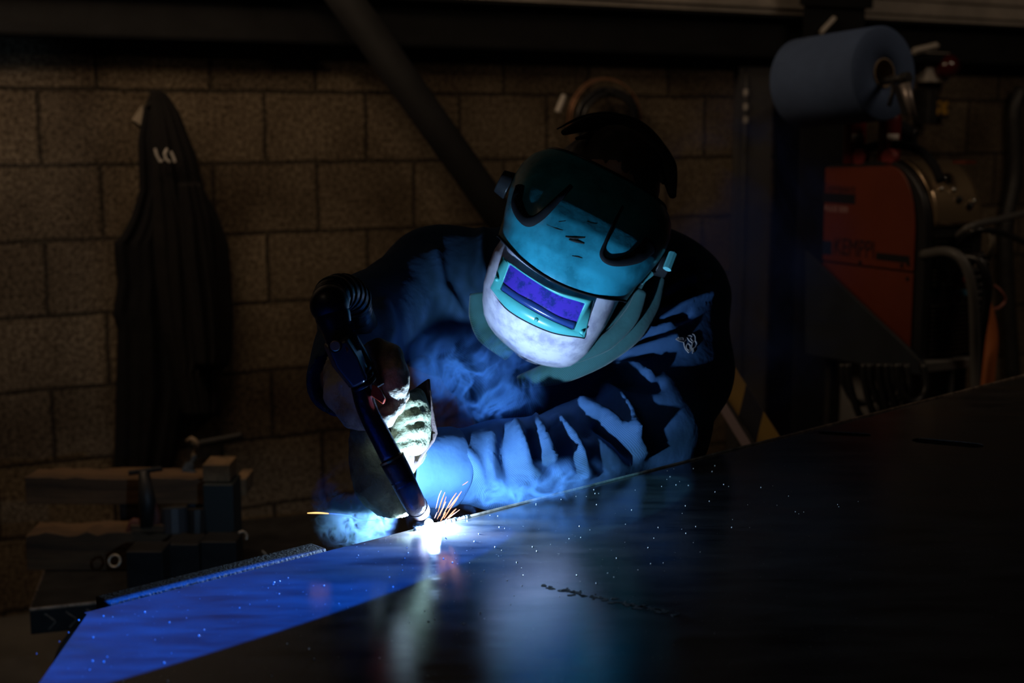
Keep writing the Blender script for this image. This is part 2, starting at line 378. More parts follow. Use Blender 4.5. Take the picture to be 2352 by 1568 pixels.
# ================================================================== STEEL PLATE
def plate_mat():
    m = bpy.data.materials.new('mill_scale_steel'); m.use_nodes = True; nt = m.node_tree; N = nt.nodes; L = nt.links
    b = N['Principled BSDF']; tc = N.new('ShaderNodeTexCoord')
    mp = N.new('ShaderNodeMapping'); mp.inputs['Rotation'].default_value = (0, 0, -math.atan2(EDIR.y, EDIR.x)); mp.inputs['Scale'].default_value = (1, 3.5, 1)
    L.new(tc.outputs['Object'], mp.inputs[0])
    n = N.new('ShaderNodeTexNoise'); n.inputs['Scale'].default_value = 7; n.inputs['Detail'].default_value = 8; n.inputs['Roughness'].default_value = 0.6; L.new(mp.outputs[0], n.inputs['Vector'])
    r = N.new('ShaderNodeValToRGB'); r.color_ramp.elements[0].position = 0.35; r.color_ramp.elements[1].position = 0.7
    r.color_ramp.elements[0].color = (0.016, 0.017, 0.020, 1); r.color_ramp.elements[1].color = (0.095, 0.09, 0.088, 1); L.new(n.outputs['Fac'], r.inputs[0])
    # rust-brown blotches
    n2 = N.new('ShaderNodeTexNoise'); n2.inputs['Scale'].default_value = 3.3; n2.inputs['Detail'].default_value = 7; L.new(mp.outputs[0], n2.inputs['Vector'])
    r2 = N.new('ShaderNodeValToRGB'); r2.color_ramp.elements[0].position = 0.56; r2.color_ramp.elements[1].position = 0.72; L.new(n2.outputs['Fac'], r2.inputs[0])
    r2.color_ramp.elements[0].color = (0,0,0,1); r2.color_ramp.elements[1].color = (0.7,0.7,0.7,1)
    mx = N.new('ShaderNodeMix'); mx.data_type = 'RGBA'; L.new(r2.outputs[0], mx.inputs[0]); L.new(r.outputs[0], mx.inputs[6]); mx.inputs[7].default_value = (0.10, 0.055, 0.035, 1)
    # fine specks of grit
    n3 = N.new('ShaderNodeTexNoise'); n3.inputs['Scale'].default_value = 260; n3.inputs['Detail'].default_value = 2; L.new(tc.outputs['Object'], n3.inputs['Vector'])
    r3 = N.new('ShaderNodeValToRGB'); r3.color_ramp.elements[0].position = 0.72; r3.color_ramp.elements[1].position = 0.76; L.new(n3.outputs['Fac'], r3.inputs[0])
    mx3 = N.new('ShaderNodeMix'); mx3.data_type = 'RGBA'; L.new(r3.outputs[0], mx3.inputs[0]); L.new(mx.outputs[2], mx3.inputs[6]); mx3.inputs[7].default_value = (0.32, 0.31, 0.30, 1)
    N.remove(b); out = N['Material Output']
    df = N.new('ShaderNodeBsdfDiffuse'); L.new(mx3.outputs[2], df.inputs['Color'])
    gl = N.new('ShaderNodeBsdfAnisotropic'); gl.distribution = 'BECKMANN'; gl.inputs['Color'].default_value = (0.80, 0.82, 0.88, 1)
    mr = N.new('ShaderNodeMapRange'); mr.inputs['From Min'].default_value = 0.3; mr.inputs['From Max'].default_value = 0.7; mr.inputs['To Min'].default_value = 0.17; mr.inputs['To Max'].default_value = 0.24
    L.new(n.outputs['Fac'], mr.inputs['Value']); L.new(mr.outputs[0], gl.inputs['Roughness'])
    fr = N.new('ShaderNodeFresnel'); fr.inputs['IOR'].default_value = 2.5
    mg = N.new('ShaderNodeMixShader'); L.new(fr.outputs[0], mg.inputs[0]); L.new(df.outputs[0], mg.inputs[1]); L.new(gl.outputs[0], mg.inputs[2]); L.new(mg.outputs[0], out.inputs['Surface'])
    bp = N.new('ShaderNodeBump'); bp.inputs['Strength'].default_value = 0.04; bp.inputs['Distance'].default_value = 0.002
    ad = N.new('ShaderNodeMath'); ad.operation = 'ADD'; L.new(n.outputs['Fac'], ad.inputs[0]); L.new(r3.outputs[0], ad.inputs[1])
    L.new(ad.outputs[0], bp.inputs['Height']); L.new(bp.outputs[0], gl.inputs['Normal']); L.new(bp.outputs[0], df.inputs['Normal'])
    return m
PLATE = plate_mat()
far_r = E_L+EDIR*4.2
corner_l = onz(90, 1568)
out_l = corner_l+(corner_l-E_L).normalized()*0.22
poly = [E_L, far_r, far_r-EN*1.9, Vector((1.2, 0.35, ZT)), Vector((-0.2, 0.35, ZT)), out_l]
poly = [Vector((p.x, p.y, ZT)) for p in poly]
n = len(poly); T = 0.012
pl = thing('steel_plate', 'large dark sheet of steel being welded along its far edge, lit blue near the arc', 'steel plate', (0.6, 1.0, ZT-T))
mb = MB().add(poly+[p-Vector((0, 0, T)) for p in poly], [tuple(range(n)), tuple(range(2*n-1, n-1, -1))]+[(i, (i+1) % n, (i+1) % n+n, i+n) for i in range(n)])
def slot_cut(a, b, wd):
    a, b = Vector(a), Vector(b); d = (b-a).normalized(); nn = Vector((-d.y, d.x, 0)); pts = []
    for i in range(9): t = math.pi/2+math.pi*i/8; pts.append(a+(d*math.cos(t)+nn*math.sin(t))*wd)
    for i in range(9): t = -math.pi/2+math.pi*i/8; pts.append(b+(d*math.cos(t)+nn*math.sin(t))*wd)
    k = len(pts); up = Vector((0, 0, 0.03))
    return MB().add([p+up for p in pts]+[p-up for p in pts], [tuple(range(k)), tuple(range(2*k-1, k-1, -1))]+[(i, (i+1) % k, (i+1) % k+k, i+k) for i in range(k)])
sheet = obj('sheet', mb, PLATE)
cutters = []
for (pa, pb, wd) in (((1900, 994), (1980, 998), 0.014), ((2122, 1012), (2232, 1022), 0.018)):
    c = obj('cut', slot_cut(onz(*pa), onz(*pb), wd), PLATE); md = sheet.modifiers.new('c', 'BOOLEAN'); md.operation = 'DIFFERENCE'; md.object = c; md.solver = 'EXACT'; cutters.append(c)
bpy.context.view_layer.update()
me = bpy.data.meshes.new_from_object(sheet.evaluated_get(bpy.context.evaluated_depsgraph_get()))
sheet.modifiers.clear(); sheet.data = me
for c in cutters: bpy.data.objects.remove(c)
sheet.parent = pl; sheet.matrix_parent_inverse = Matrix.Translation(-Vector(pl.location))
BRT = mat('edge_glint_steel', (0.85, 0.66, 0.52), 0.55, 0.5, var=0.7, vscale=40)  # pale colour paints the glint along the plate edge
off = Vector((0, 0, 0.0006))
e0 = E_L+EDIR*0.0
obj('edge_glint', MB().tube([edge_at(960)+off-EN*0.001, far_r+off-EN*0.001], 0.0021, 8), BRT, pl)
obj('flange', MB().add([E_L, far_r, far_r-Vector((0,0,0.09)), E_L-Vector((0,0,0.09)), E_L+EN*0.006, far_r+EN*0.006, far_r+EN*0.006-Vector((0,0,0.09)), E_L+EN*0.006-Vector((0,0,0.09))],
    [(0,1,2,3),(7,6,5,4),(0,4,5,1),(3,2,6,7),(0,3,7,4),(1,5,6,2)]), PLATE, pl)
# scorched run of grit across the plate
mb = MB(); random.seed(3)
for i in range(70):
    t = random.random(); p = onz(1235+t*330+random.gauss(0, 5), 1342+t*72+random.gauss(0, 3)); r_ = random.uniform(0.0012, 0.0042)
    k = 7; ring = [p+Vector((math.cos(2*math.pi*j/k)*r_*random.uniform(.5, 1.5), math.sin(2*math.pi*j/k)*r_*random.uniform(.4, 1.2), 0.0004)) for j in range(k)]
    mb.add(ring+[q-Vector((0, 0, 0.0012)) for q in ring], [tuple(range(k)), tuple(range(2*k-1, k-1, -1))]+[(j, (j+1) % k, (j+1) % k+k, j+k) for j in range(k)])
g = obj('scorch_line', mb, mat('scorch', (0.008, 0.008, 0.009), 0.9), pl); g['label'] = 'dark dotted scorch line'; g['kind'] = 'stuff'
mb = MB(); random.seed(9)
for i in range(160):
    u_s = random.uniform(-.1, 0.95); v_s = random.uniform(0.01, 0.3); p = E_L+EDIR*u_s-EN*v_s
    if p.y > 0.6: mb.ball(p+Vector((0, 0, 0.0002)), random.choice([0.0005, 0.0007, 0.0010]), 4)
g = obj('weld_spatter', mb, mat('spatter', (0.45, 0.43, 0.42), 0.35, 0.6), pl, smooth=True); g['kind'] = 'stuff'
# bar clamped behind the edge, left of the weld
bar = obj('flat_bar', MB(), DST) if False else None
B0, B1 = E_L+EN*0.010+EDIR*0.03, edge_at(762)+EN*0.010
h0 = Vector((0, 0, 0.002)); dn = Vector((0, 0, -0.05)); wd = EN*0.030
bar = obj('flat_bar', MB().add([B0+h0, B1+h0, B1+h0+wd, B0+h0+wd, B0+dn, B1+dn, B1+dn+wd, B0+dn+wd], [(0,1,2,3),(7,6,5,4),(0,4,5,1),(1,5,6,2),(2,6,7,3),(3,7,4,0)]),
    mat('scaled_bar', (0.07, 0.055, 0.05), 0.7, var=0.5, vscale=120, bump=0.6, bscale=300), bevel=0.002)
tag(bar, 'narrow dark steel bar lying behind the plate edge left of the smoke', 'steel bar')
# trestles carrying the plate
def trestle(x, y, label):
    t = thing('trestle', label, 'trestle', (x, y, 0))
    z = ZT-T-0.001
    obj('beam', MB().box((x-0.05, y-0.35, z-0.09), (x+0.05, y+0.35, z)), DST, t, bevel=0.004)
    for sx in (-1, 1):
        for sy in (-1, 1):
            obj('leg', MB().tube([(x+sx*0.02, y+sy*0.3, z-0.09), (x+sx*0.22, y+sy*0.33, 0.005)], 0.02, 10), DST, t, smooth=True)
trestle(0.25, 0.95, 'dark steel trestle under the near end of the plate'); trestle(1.9, 2.5, 'dark steel trestle under the far end of the plate')

# added blue and teal spots, each shaped to an oval pool
def uv(u, v): return E_L+EDIR*u-EN*v
plate_spot('blue_pool_spot', uv(-.46, .095), uv(.525, .066), 0.096, 1.15, 0.25, 360, (0.001, 0.12, 1.0), 0.05)
plate_spot('teal_pool_spot', uv(.24, .068), uv(.87, .055), 0.085, 0.9, 0.75, 30, (0.08, 0.40, 0.70), 0.12)

# ================================================================== THE WELDER
person = thing('person', 'person in a navy work jacket and leather gloves bent over the plate, welding', 'person', (0.15, 2.72, 0))
Sh_L = at(1010, 655, 2.30); El_L = at(850, 745, 2.14); Wr_L = at(790, 868, 1.86)      # arm on the left of the photo
Sh_R = at(1525, 690, 2.32); El_R = at(1500, 985, 2.13); Wr_R = at(960, 1073, 1.90)     # arm on the right of the photo
CHEST = at(1280, 770, 2.38); NECK = at(1345, 600, 2.20); HEAD = at(1364, 478, 2.12); PEL = Vector((0.15, 2.74, 0.98))
KN = [Vector((0.03, 2.70, 0.52)), Vector((0.30, 2.78, 0.52))]; AN = [Vector((0.0, 2.80, 0.10)), Vector((0.34, 2.90, 0.10))]
HANDL, HANDR = at(835, 890, 1.77), at(905, 1030, 1.80)
ROLL = math.radians(27)
HR = RIGHT*math.cos(ROLL)-UP*math.sin(ROLL); HU = RIGHT*math.sin(ROLL)+UP*math.cos(ROLL)      # mask's own right and up
D0 = 1.93; HS = D0/F
H0 = at(1300, 640, D0)
def hp(a, b, y): return H0+HR*(a*HS)+HU*(b*HS)+FWD*(y-0.37*b*HS)                 # mask frame: a,b in photo pixels at the mask, y metres back
# body under the clothes
def nrm(v): v = np.array(v); return v/np.linalg.norm(v)
fb = Field((-0.55, 1.55, -0.01), (0.65, 3.2, 1.62), 0.012)
hy = nrm(FWD); fb.ell(HEAD, (0.078, 0.118, 0.100), [nrm(HR), nrm(HU), hy], 0.02)
fb.ell(hp(5, -20, 0.095), (0.050, 0.066, 0.055), [nrm(HR), nrm(HU), hy], 0.02)
fb.cone(hp(0, 10, 0.05), hp(0, -40, 0.025), 0.009, 0.013, 0.012)               # nose
fb.cone(HEAD+FWD*0.05-HU*0.04, CHEST+Vector((0.02, -0.02, 0.08)), 0.058, 0.075, 0.05)
fb.cone(CHEST, PEL, 0.125, 0.125, 0.05); fb.cone(Sh_L, Sh_R, 0.06, 0.06, 0.06)
fb.chain([Sh_L, El_L, Wr_L, HANDL], [0.05, 0.042, 0.028, 0.020], 0.02); fb.chain([Sh_R, El_R, Wr_R, HANDR], [0.05, 0.042, 0.020, 0.012], 0.01)
for i, sx in enumerate((-0.08, 0.08)):
    fb.chain([PEL+Vector((sx, 0, -0.03)), KN[i], AN[i], AN[i]+Vector((0, -0.12, -0.06))], [0.085, 0.055, 0.04, 0.03], 0.03)
v, f = fb.mesh()
SKIN = mat('skin', (0.45, 0.27, 0.19), 0.55)
body = mobj('body', v, f, SKIN, person)
# jacket
NAVY = fabric('navy_twill', (0.062, 0.150, 0.33), 0.8, sheen=0.0, col2=(0.038, 0.095, 0.22))
fj = Field((-0.5, 1.70, 0.72), (0.62, 3.0, 1.50), 0.006)
fj.cone(CHEST+Vector((0, 0.0, 0.0)), PEL+Vector((0, 0, 0.02)), 0.17, 0.165, 0.05)
fj.cone(at(1180, 760, 2.32), at(1390, 780, 2.32), 0.14, 0.15, 0.05)
fj.cone(Sh_L, Sh_R, 0.085, 0.095, 0.07); fj.cone(at(1390, 640, 2.38), at(1300, 640, 2.42), 0.12, 0.10, 0.06)
fj.chain([Sh_L, El_L, Wr_L], [0.092, 0.072, 0.050], 0.035)
fj.chain([Sh_R, at(1535, 850, 2.25), El_R], [0.098, 0.092, 0.080], 0.045)
fj.chain([El_R, at(1340, 1040, 2.06), at(1160, 1068, 1.98), Wr_R], [0.078, 0.070, 0.058, 0.046], 0.03)
fj.cone(PEL+Vector((-0.07, 0, -0.05)), PEL+Vector((0.07, 0, -0.05)), 0.13, 0.13, 0.05)
# open the cuffs
fj.cone(Wr_L, Wr_L+(Wr_L-El_L).normalized()*0.10, 0.040, 0.046, sub=True)
fj.cone(Wr_R, Wr_R+(Wr_R-at(1160, 1068, 1.98)).normalized()*0.10, 0.036, 0.042, sub=True)
v, f = fj.mesh(); N_ = vnormals(v, f); P = project(v); P2 = P[:, :2]
front = np.clip(-(N_@Fn)*2+0.6, 0, 1)*(P[:, 2] < 2.36)
RIDGE = [([(1182,980),(1204,1031),(1217,1100)], 10, 13), ([(1226,972),(1246,1009),(1258,1035),(1246,1062),(1226,1085)], 13, 11), ([(1257,1053),(1290,1090)], 10, 11),
 ([(1280,970),(1315,1004),(1333,1035),(1345,1086)], 13, 12), ([(1337,934),(1391,955),(1436,982),(1470,1035)], 14, 14), ([(1375,890),(1422,915),(1444,946),(1452,990)], 13, 12),
 ([(1422,846),(1467,848),(1494,866)], 11, 9), ([(1420,830),(1480,803),(1552,781)], 13, 11), ([(1432,780),(1476,762),(1540,748)], 12, 9),
 ([(1430,770),(1503,722),(1570,705),(1622,678)], 16, 12), ([(1480,705),(1547,658),(1583,640)], 15, 12), ([(1522,640),(1556,610),(1588,600)], 13, 10),
 ([(1040,1005),(1090,1060),(1120,1130)], 5, 14), ([(1000,585),(1010,660),(1060,720)], 10, 16), ([(1110,540),(1095,620),(1090,690)], 9, 14), ([(880,700),(900,760),(880,800)], 8, 14), ([(1130,1000),(1125,1060),(1140,1120)], 5, 12)]
VAL = [([(1217,1000),(1224,1040),(1234,1055)], 12, 9), ([(1262,985),(1285,1040),(1312,1080)], 11, 13), ([(1310,960),(1350,1000)], 12, 11), ([(1375,975),(1420,1010),(1448,1045)], 15, 13),
 ([(1365,915),(1405,935),(1430,965)], 12, 11), ([(1400,870),(1470,885),(1510,885)], 11, 12), ([(1440,800),(1500,780)], 11, 8), ([(1500,745),(1580,722)], 13, 9), ([(1500,700),(1585,668)], 13, 10), ([(1530,650),(1590,622)], 11, 8),
 ([(1048,1000),(1034,1060),(1040,1135)], 7, 8), ([(1160,985),(1160,1050),(1175,1110)], 8, 13), ([(1065,1000),(1050,1060)], 6, 10)]
disp = np.zeros(len(v))
for pts, amp, wd in RIDGE: disp += 0.00125*amp*np.exp(-(polydist(P2, pts)/wd)**2)
for pts, amp, wd in VAL: disp -= 0.00125*amp*np.exp(-(polydist(P2, pts)/wd)**2)
disp *= front
disp += 0.0035*vnoise(v, 22, 2)+0.0018*vnoise(v, 55, 5)
v = v+N_*disp[:, None]
v[:, :] = v
jacket = mobj('jacket', v, f, NAVY, person)
jm = jacket.data
bj = BVHTree.FromPolygons([tuple(x) for x in v], [tuple(x) for x in f])
def cast(bvh, px, py, lift=0.001):
    r = ray(px, py).normalized(); h = bvh.ray_cast(CAM, r)
    if h[0] is None: return at(px, py, 2.2), -FWD
    n_ = h[1] if h[1].dot(r) < 0 else -h[1]
    return h[0]+n_*lift, n_
# cuff band on the near sleeve: doubled hem
dw = (Wr_R-at(1160, 1068, 1.98)).normalized()
hem = MB()
u_ = dw.orthogonal().normalized(); w_ = dw.cross(u_)
rows = []
for t, r_ in ((-0.052, 0.0535), (-0.046, 0.0555), (-0.02, 0.0535), (0.008, 0.0545), (0.030, 0.0560), (0.034, 0.0555), (0.034, 0.0535), (0.01, 0.050)):
    rows.append([Wr_R+dw*t+(u_*math.cos(2*math.pi*j/64)+w_*math.sin(2*math.pi*j/64))*(r_+0.0015*math.sin(5*2*math.pi*j/64+t*40)) for j in range(64)])
hem.grid(rows, True)
hm = obj('cuff', hem, NAVY, jacket, smooth=True); hm.matrix_parent_inverse = Matrix.Identity(4)
hm.parent = person; hm.matrix_parent_inverse = Matrix.Translation(-Vector(person.location))
# embroidered badge on the sleeve
def on_jacket(pts, lift=0.0012): return [cast(bj, x, y, lift)[0] for x, y in pts]
zz = lambda L: [(1530+x*100/1568, 740+y*100/1568) for x, y in L]
mb = MB()
for ln in ([(340,600),(440,660),(610,720),(640,850),(690,980),(800,1110),(900,1010),(930,760),(820,680),(740,560)], [(930,760),(1040,660),(1035,540),(990,460),(930,440)], [(780,500),(840,490),(920,520),(870,600),(940,690)], [(370,580),(600,640),(580,560),(420,550)],
           [(780,770),(715,850),(730,960),(800,1030),(860,980),(860,850),(780,770)], [(610,720),(700,650),(650,520)], [(960,940),(975,1080)], [(1040,680),(1090,800),(1040,900),(940,950),(940,1130)]):
    mb.tube(on_jacket(zz(ln)), 0.0007, 5)
bd = obj('badge', mb, mat('thread_grey', (0.55, 0.45, 0.42), 0.8), person); bd['label'] = 'pale outline badge sewn on the upper sleeve'
# trousers and boots
ft = Field((-0.15, 2.5, 0.05), (0.55, 3.05, 1.1), 0.012)
for i, sx in enumerate((-0.08, 0.08)):
    ft.chain([PEL+Vector((sx, 0, -0.03)), KN[i], AN[i]+Vector((0, 0, 0.02))], [0.125, 0.085, 0.075], 0.03)
v, f = ft.mesh(); mobj('trousers', v+vnormals(v, f)*(0.004*vnoise(v, 30, 1))[:, None], f, NAVY, person)
for i in range(2):
    fo = Field(tuple(AN[i]-Vector((0.09, 0.24, 0.105))), tuple(AN[i]+Vector((0.09, 0.11, 0.10))), 0.008)
    fo.chain([AN[i]+Vector((0, 0.01, 0.04)), AN[i]+Vector((0, 0.02, -0.055))], [0.048, 0.045], 0.02).chain([AN[i]+Vector((0, 0.02, -0.055)), AN[i]+Vector((0, -0.15, -0.058))], [0.043, 0.04], 0.02)
    v, f = fo.mesh(); v[:, 2] = np.maximum(v[:, 2], 0.0); mobj('boot', v, f, mat('boot_leather', (0.03, 0.025, 0.02), 0.5), person)
# hair: cap with strands
HAIR = mat('dark_brown_hair', (0.05, 0.035, 0.028), 0.45)
fh = Field(tuple(HEAD-Vector((.16,.16,.18))), tuple(HEAD+Vector((.16,.16,.18))), 0.006)
fh.ell(HEAD+HU*0.012+FWD*0.012, (0.086, 0.120, 0.106), [nrm(HR), nrm(HU), hy], 0.01)
cut = (fh.X-(HEAD+HU*0.0)[0])*HU.x+(fh.Y-HEAD.y)*HU.y+(fh.Z-HEAD.z)*HU.z+((fh.X-HEAD.x)*FWD.x+(fh.Y-HEAD.y)*FWD.y+(fh.Z-HEAD.z)*FWD.z)*0.9
fh.V = np.maximum(fh.V, -(cut+0.05).astype(np.float32))
v, f = fh.mesh(); nn = vnormals(v, f); hair = mobj('hair', v+nn*(0.003*vnoise(v, 120, 3))[:, None], f, HAIR, person)
mb = MB(); rs = np.random.RandomState(4)
cand = [i for i in range(len(v)) if nn[i]@np.array(HU) > 0.0 or nn[i]@Fn > 0.2]
for i in rs.choice(cand, 1700, replace=False):
    p = Vector(v[i]); nv = Vector(nn[i]); d = (nv*0.8+HU*rs.uniform(-.2, .9)+HR*rs.normal(0, .6)-FWD*rs.uniform(0, .7)).normalized()
    L_ = rs.uniform(0.012, 0.028); q = [p, p+d*L_*0.5+nv*0.002, p+d*L_-HU*0.004*rs.rand()]
    mb.tube(q, [0.0007, 0.0006, 0.0002], 3, cap=False)
hs = obj('hair_strands', mb, mat('hair_strand', (0.34, 0.24, 0.18), 0.35), hair); hs.matrix_parent_inverse = Matrix.Translation(-Vector(person.location)); hs['kind'] = 'stuff'

# ---- gloves
LEA = mat('worn_split_leather', (0.78, 0.70, 0.56), 0.85, col2=(0.28, 0.22, 0.17), vscale=22, bump=0.7, bscale=160, thr=(0.36, 0.60))
LEA2 = mat('pale_split_leather', (0.26, 0.27, 0.16), 0.85, col2=(0.09, 0.08, 0.05), vscale=26, bump=0.6, bscale=160, thr=(0.34, 0.56))
def A(L): return [at(*p) for p in L]
def glove(field_pts, m, lo, hi, name='glove'):
    g = Field(lo, hi, 0.0028)
    for pts, rs_, k in field_pts: g.chain(A(pts), rs_, k)
    v, f = g.mesh(); n_ = vnormals(v, f)
    v = v+n_*(0.0011*vnoise(v, 120, 8)+0.0012*vnoise(v, 240, 9))[:, None]
    return mobj(name, v, f, m, person), BVHTree.FromPolygons([tuple(x) for x in v], [tuple(x) for x in f])
upper = [([(790,868,1.86),(815,880,1.79)], [0.040,0.034], .02),                                       # wrist and palm behind the handle
 ([(815,870,1.775),(845,915,1.755),(862,940,1.745)], [0.030,0.030,0.024], .015),
 ([(772,850,1.77),(782,905,1.745),(818,950,1.725),(850,968,1.715)], [0.016,0.020,0.019,0.013], .006), # heel of the hand showing left of the tube
 ([(798,830,1.75),(806,880,1.725),(838,938,1.712)], [0.010,0.015,0.012], .004),
 ([(835,822,1.745),(868,808,1.728),(892,824,1.715),(903,860,1.706),(909,886,1.702)], [0.014,0.016,0.0185,0.0185,0.0165], .005), # thumb
 ([(905,888,1.745),(917,905,1.722),(910,930,1.706),(893,950,1.700)], [0.012,0.0115,0.0108,0.0100], .004),   # index on the trigger
 ([(880,915,1.745),(893,945,1.722),(885,962,1.708),(868,955,1.700)], [0.012,0.0115,0.011,0.0100], .003),      # middle
 ([(855,930,1.745),(868,958,1.722),(860,968,1.712),(842,960,1.705)], [0.012,0.011,0.010,0.010], .003),        # ring
 ([(835,935,1.745),(845,962,1.725),(835,968,1.715)], [0.012,0.010,0.010], .003)]
gU, bU = glove(upper, LEA, tuple(at(740, 1000, 1.72)-Vector((0.01, .09, .02))), tuple(at(950, 770, 1.78)+Vector((0.02, .14, .03)))); gU['label'] = 'dirty leather glove on the torch handle'
lower = [([(1010,1080,1.94),(965,1058,1.90),(920,1035,1.825)], [0.026,0.024,0.026], .02),
 ([(912,1028,1.815),(880,1030,1.780),(850,1020,1.76)], [0.025,0.030,0.022], .015),
 ([(838,1010,1.752),(856,1060,1.745),(878,1110,1.738),(905,1150,1.735)], [0.017,0.026,0.031,0.026], .015),     # wide pale gauntlet hanging below the tube
 ([(922,1030,1.83),(944,1000,1.82)], [0.020,0.016], .015),
 ([(960,912,1.795),(950,922,1.768),(930,924,1.752),(910,940,1.745)], [0.009,0.0110,0.0112,0.0100], .003),       # four fingers closed on the neck
 ([(964,945,1.795),(952,952,1.768),(932,957,1.752),(912,973,1.745)], [0.010,0.0118,0.0116,0.0102], .003),
 ([(967,982,1.795),(954,988,1.768),(934,990,1.752),(912,1003,1.745)], [0.011,0.0122,0.0118,0.0104], .003),
 ([(967,1020,1.795),(952,1022,1.770),(934,1022,1.754),(912,1028,1.746)], [0.011,0.0125,0.0124,0.0110], .003),
 ([(955,1000,1.79),(960,950,1.785),(955,915,1.785)], [0.018,0.014,0.010], .01),
 ([(880,1030,1.765),(848,1012,1.748),(835,985,1.738),(832,972,1.735)], [0.018,0.016,0.0145,0.012], .008)]        # thumb, left of the tube
gL, bL = glove(lower, LEA2, tuple(at(790, 1200, 1.70)-Vector((0.01, .03, .0))), tuple(at(1030, 880, 1.94)+Vector((0.02, .07, .03)))); gL['label'] = 'pale yellowish leather glove steadying the torch neck'
# writing on the gauntlet
vs, fs = text_mesh('SOLIDUR', 0.0165, 0.0)
ang = math.radians(-78)
vv = []
mx_ = 0
for p in vs:
    x = p.x/0.0165*26; y = p.y/0.0165*26
    px = 842+x*math.cos(-ang)-0 + y*math.sin(-ang)*1.0 ; py = 1060+x*math.sin(-ang)-y*math.cos(-ang)
    vv.append(cast(bL, px, py, 0.0006)[0])
if vv:
    o = obj('printed_word', MB().add(vv, fs), mat('ink', (0.02, 0.03, 0.04), 0.8), gL); o.matrix_parent_inverse = Matrix.Translation(-Vector(person.location))
# leather cuff guard standing up behind the fingers
LG = mat('brown_suede', (0.11, 0.07, 0.065), 0.9, var=0.4, vscale=14, bump=0.4, bscale=120)
rows = []
gl = [((932,905),(985,870)), ((940,925),(988,900)), ((950,955),(993,935)), ((956,985),(998,965)), ((952,1010),(1003,995)), ((938,1032),(996,1012)), ((925,1052),(978,1036)), ((930,1078),(962,1062))]
for i_, (a, b) in enumerate(gl): rows.append([at(a[0]+(b[0]-a[0])*t, a[1]+(b[1]-a[1])*t, 1.79-0.003*i_+0.02*math.sin(t*2.6)) for t in np.linspace(0, 1, 8)])
obj('wrist_guard', MB().grid(rows), LG, person, smooth=True, thick=0.003)
# hood / collar of the jacket, seen round the mask
TEAL = fabric('teal_shroud', (0.05, 0.15, 0.15), 0.9, bump=0.6)
def ribbon(name, pts, wid, m, parent, th=0.006, nn_=9):
    """cloth roll running along (px,py,d) points, swept with a rounded fold"""
    P_ = smooth_path([at(*p) for p in pts], 8); W_ = np.interp(np.linspace(0, 1, len(P_)), np.linspace(0, 1, len(wid)), wid)
    mb_ = MB(); mb_.tube(P_, [float(w__) for w__ in W_], 16, flat=(tuple(FWD), 0.55)); return obj(name, mb_, m, parent, smooth=True)
ribbon('collar', [(1512,628,2.06),(1482,690,2.06),(1440,752,2.05),(1370,806,2.05),(1285,850,2.06),(1195,876,2.09)], [0.012,0.024,0.026,0.025,0.020,0.010], TEAL, person)
ribbon('collar', [(1475,665,2.03),(1448,728,2.03),(1392,786,2.03),(1320,826,2.03)], [0.008,0.012,0.012,0.006], TEAL, person)
ribbon('collar', [(1098,672,2.06),(1105,720,2.06),(1122,765,2.06),(1170,815,2.07)], [0.012,0.018,0.018,0.010], TEAL, person)
fc = Field(tuple(at(1080, 880, 2.0)-Vector((.02,.03,.02))), tuple(at(1540, 500, 2.3)+Vector((.03,.1,.05))), 0.007)
fc.cone(at(1300, 690, 2.15), at(1330, 600, 2.22), 0.085, 0.10, 0.03); fc.cone(at(1190, 730, 2.13), at(1400, 730, 2.14), 0.05, 0.055, 0.03)
v, f = fc.mesh(); mobj('neck_shroud', v, f, TEAL, person)

# ================================================================== WELDING HELMET
hel = thing('welding_helmet', 'teal and white welding helmet with a purple lens, on the bowed head of the person', 'helmet', tuple(H0))
A0 = -18.0
def interp(x, xs, ys): return float(np.interp(x, xs, ys))
def w_shell(b): return interp(b, [-40, 0, 40, 75, 126, 165, 205, 245, 268, 285], [168, 172, 178, 188, 200, 204, 202, 191, 176, 160])
def y_shell(b): return interp(b, [-40, 0, 40, 80, 120, 160, 200, 240, 285], [-.022, -.020, -.014, -.004, 0.009, 0.027, 0.051, 0.083, 0.125])
def S_shell(a, b, lift=0.0):
    w_ = w_shell(b); q = min(abs((a-A0)/w_), 0.999); return y_shell(b)+0.105*(1-math.sqrt(1-q**2.6))-lift
def join_b(a): return -20+44*min(1.2, ((a-A0)/172)**2)
rows = []
NB, NPH = 44, 61
for i in range(NB):
    t = i/(NB-1); row = []
    for j in range(NPH):
        ph = math.radians(-97+194*j/(NPH-1)); s_ = math.sin(ph)
        bb = 280*t; w_ = w_shell(bb); a = A0+w_*s_
        b = join_b(a)*(1-t)+280*t
        y = y_shell(b)+0.105*(1-math.sqrt(max(0, 1-abs(s_)**2.6)) if abs(ph) <= math.pi/2 else 1+abs(math.cos(ph)))
        row.append(hp(a, b, y))
    rows.append(row)
SHELL = mat('scuffed_teal_shell', (0.035, 0.40, 0.55), 0.34, var=0.5, vscale=16, bump=0.10, bscale=70, coat=0.1, rvar=0.12, thr=(0.36, 0.60))
sh = obj('visor_shell', MB().grid(rows), SHELL, hel, smooth=True, thick=0.004, off=-1)
BLK = mat('black_rubber_and_shadow', (0.006, 0.006, 0.008), 0.8, spec=0.2)
BPL = mat('black_plastic', (0.018, 0.018, 0.02), 0.35, bump=0.1, bscale=80)
obj('rim', MB().tube(rows[-1], 0.0022, 8), BPL, hel, smooth=True)
obj('lower_rim', MB().tube([p-FWD*0.001 for p in rows[0]], 0.0016, 8), BLK, hel, smooth=True)
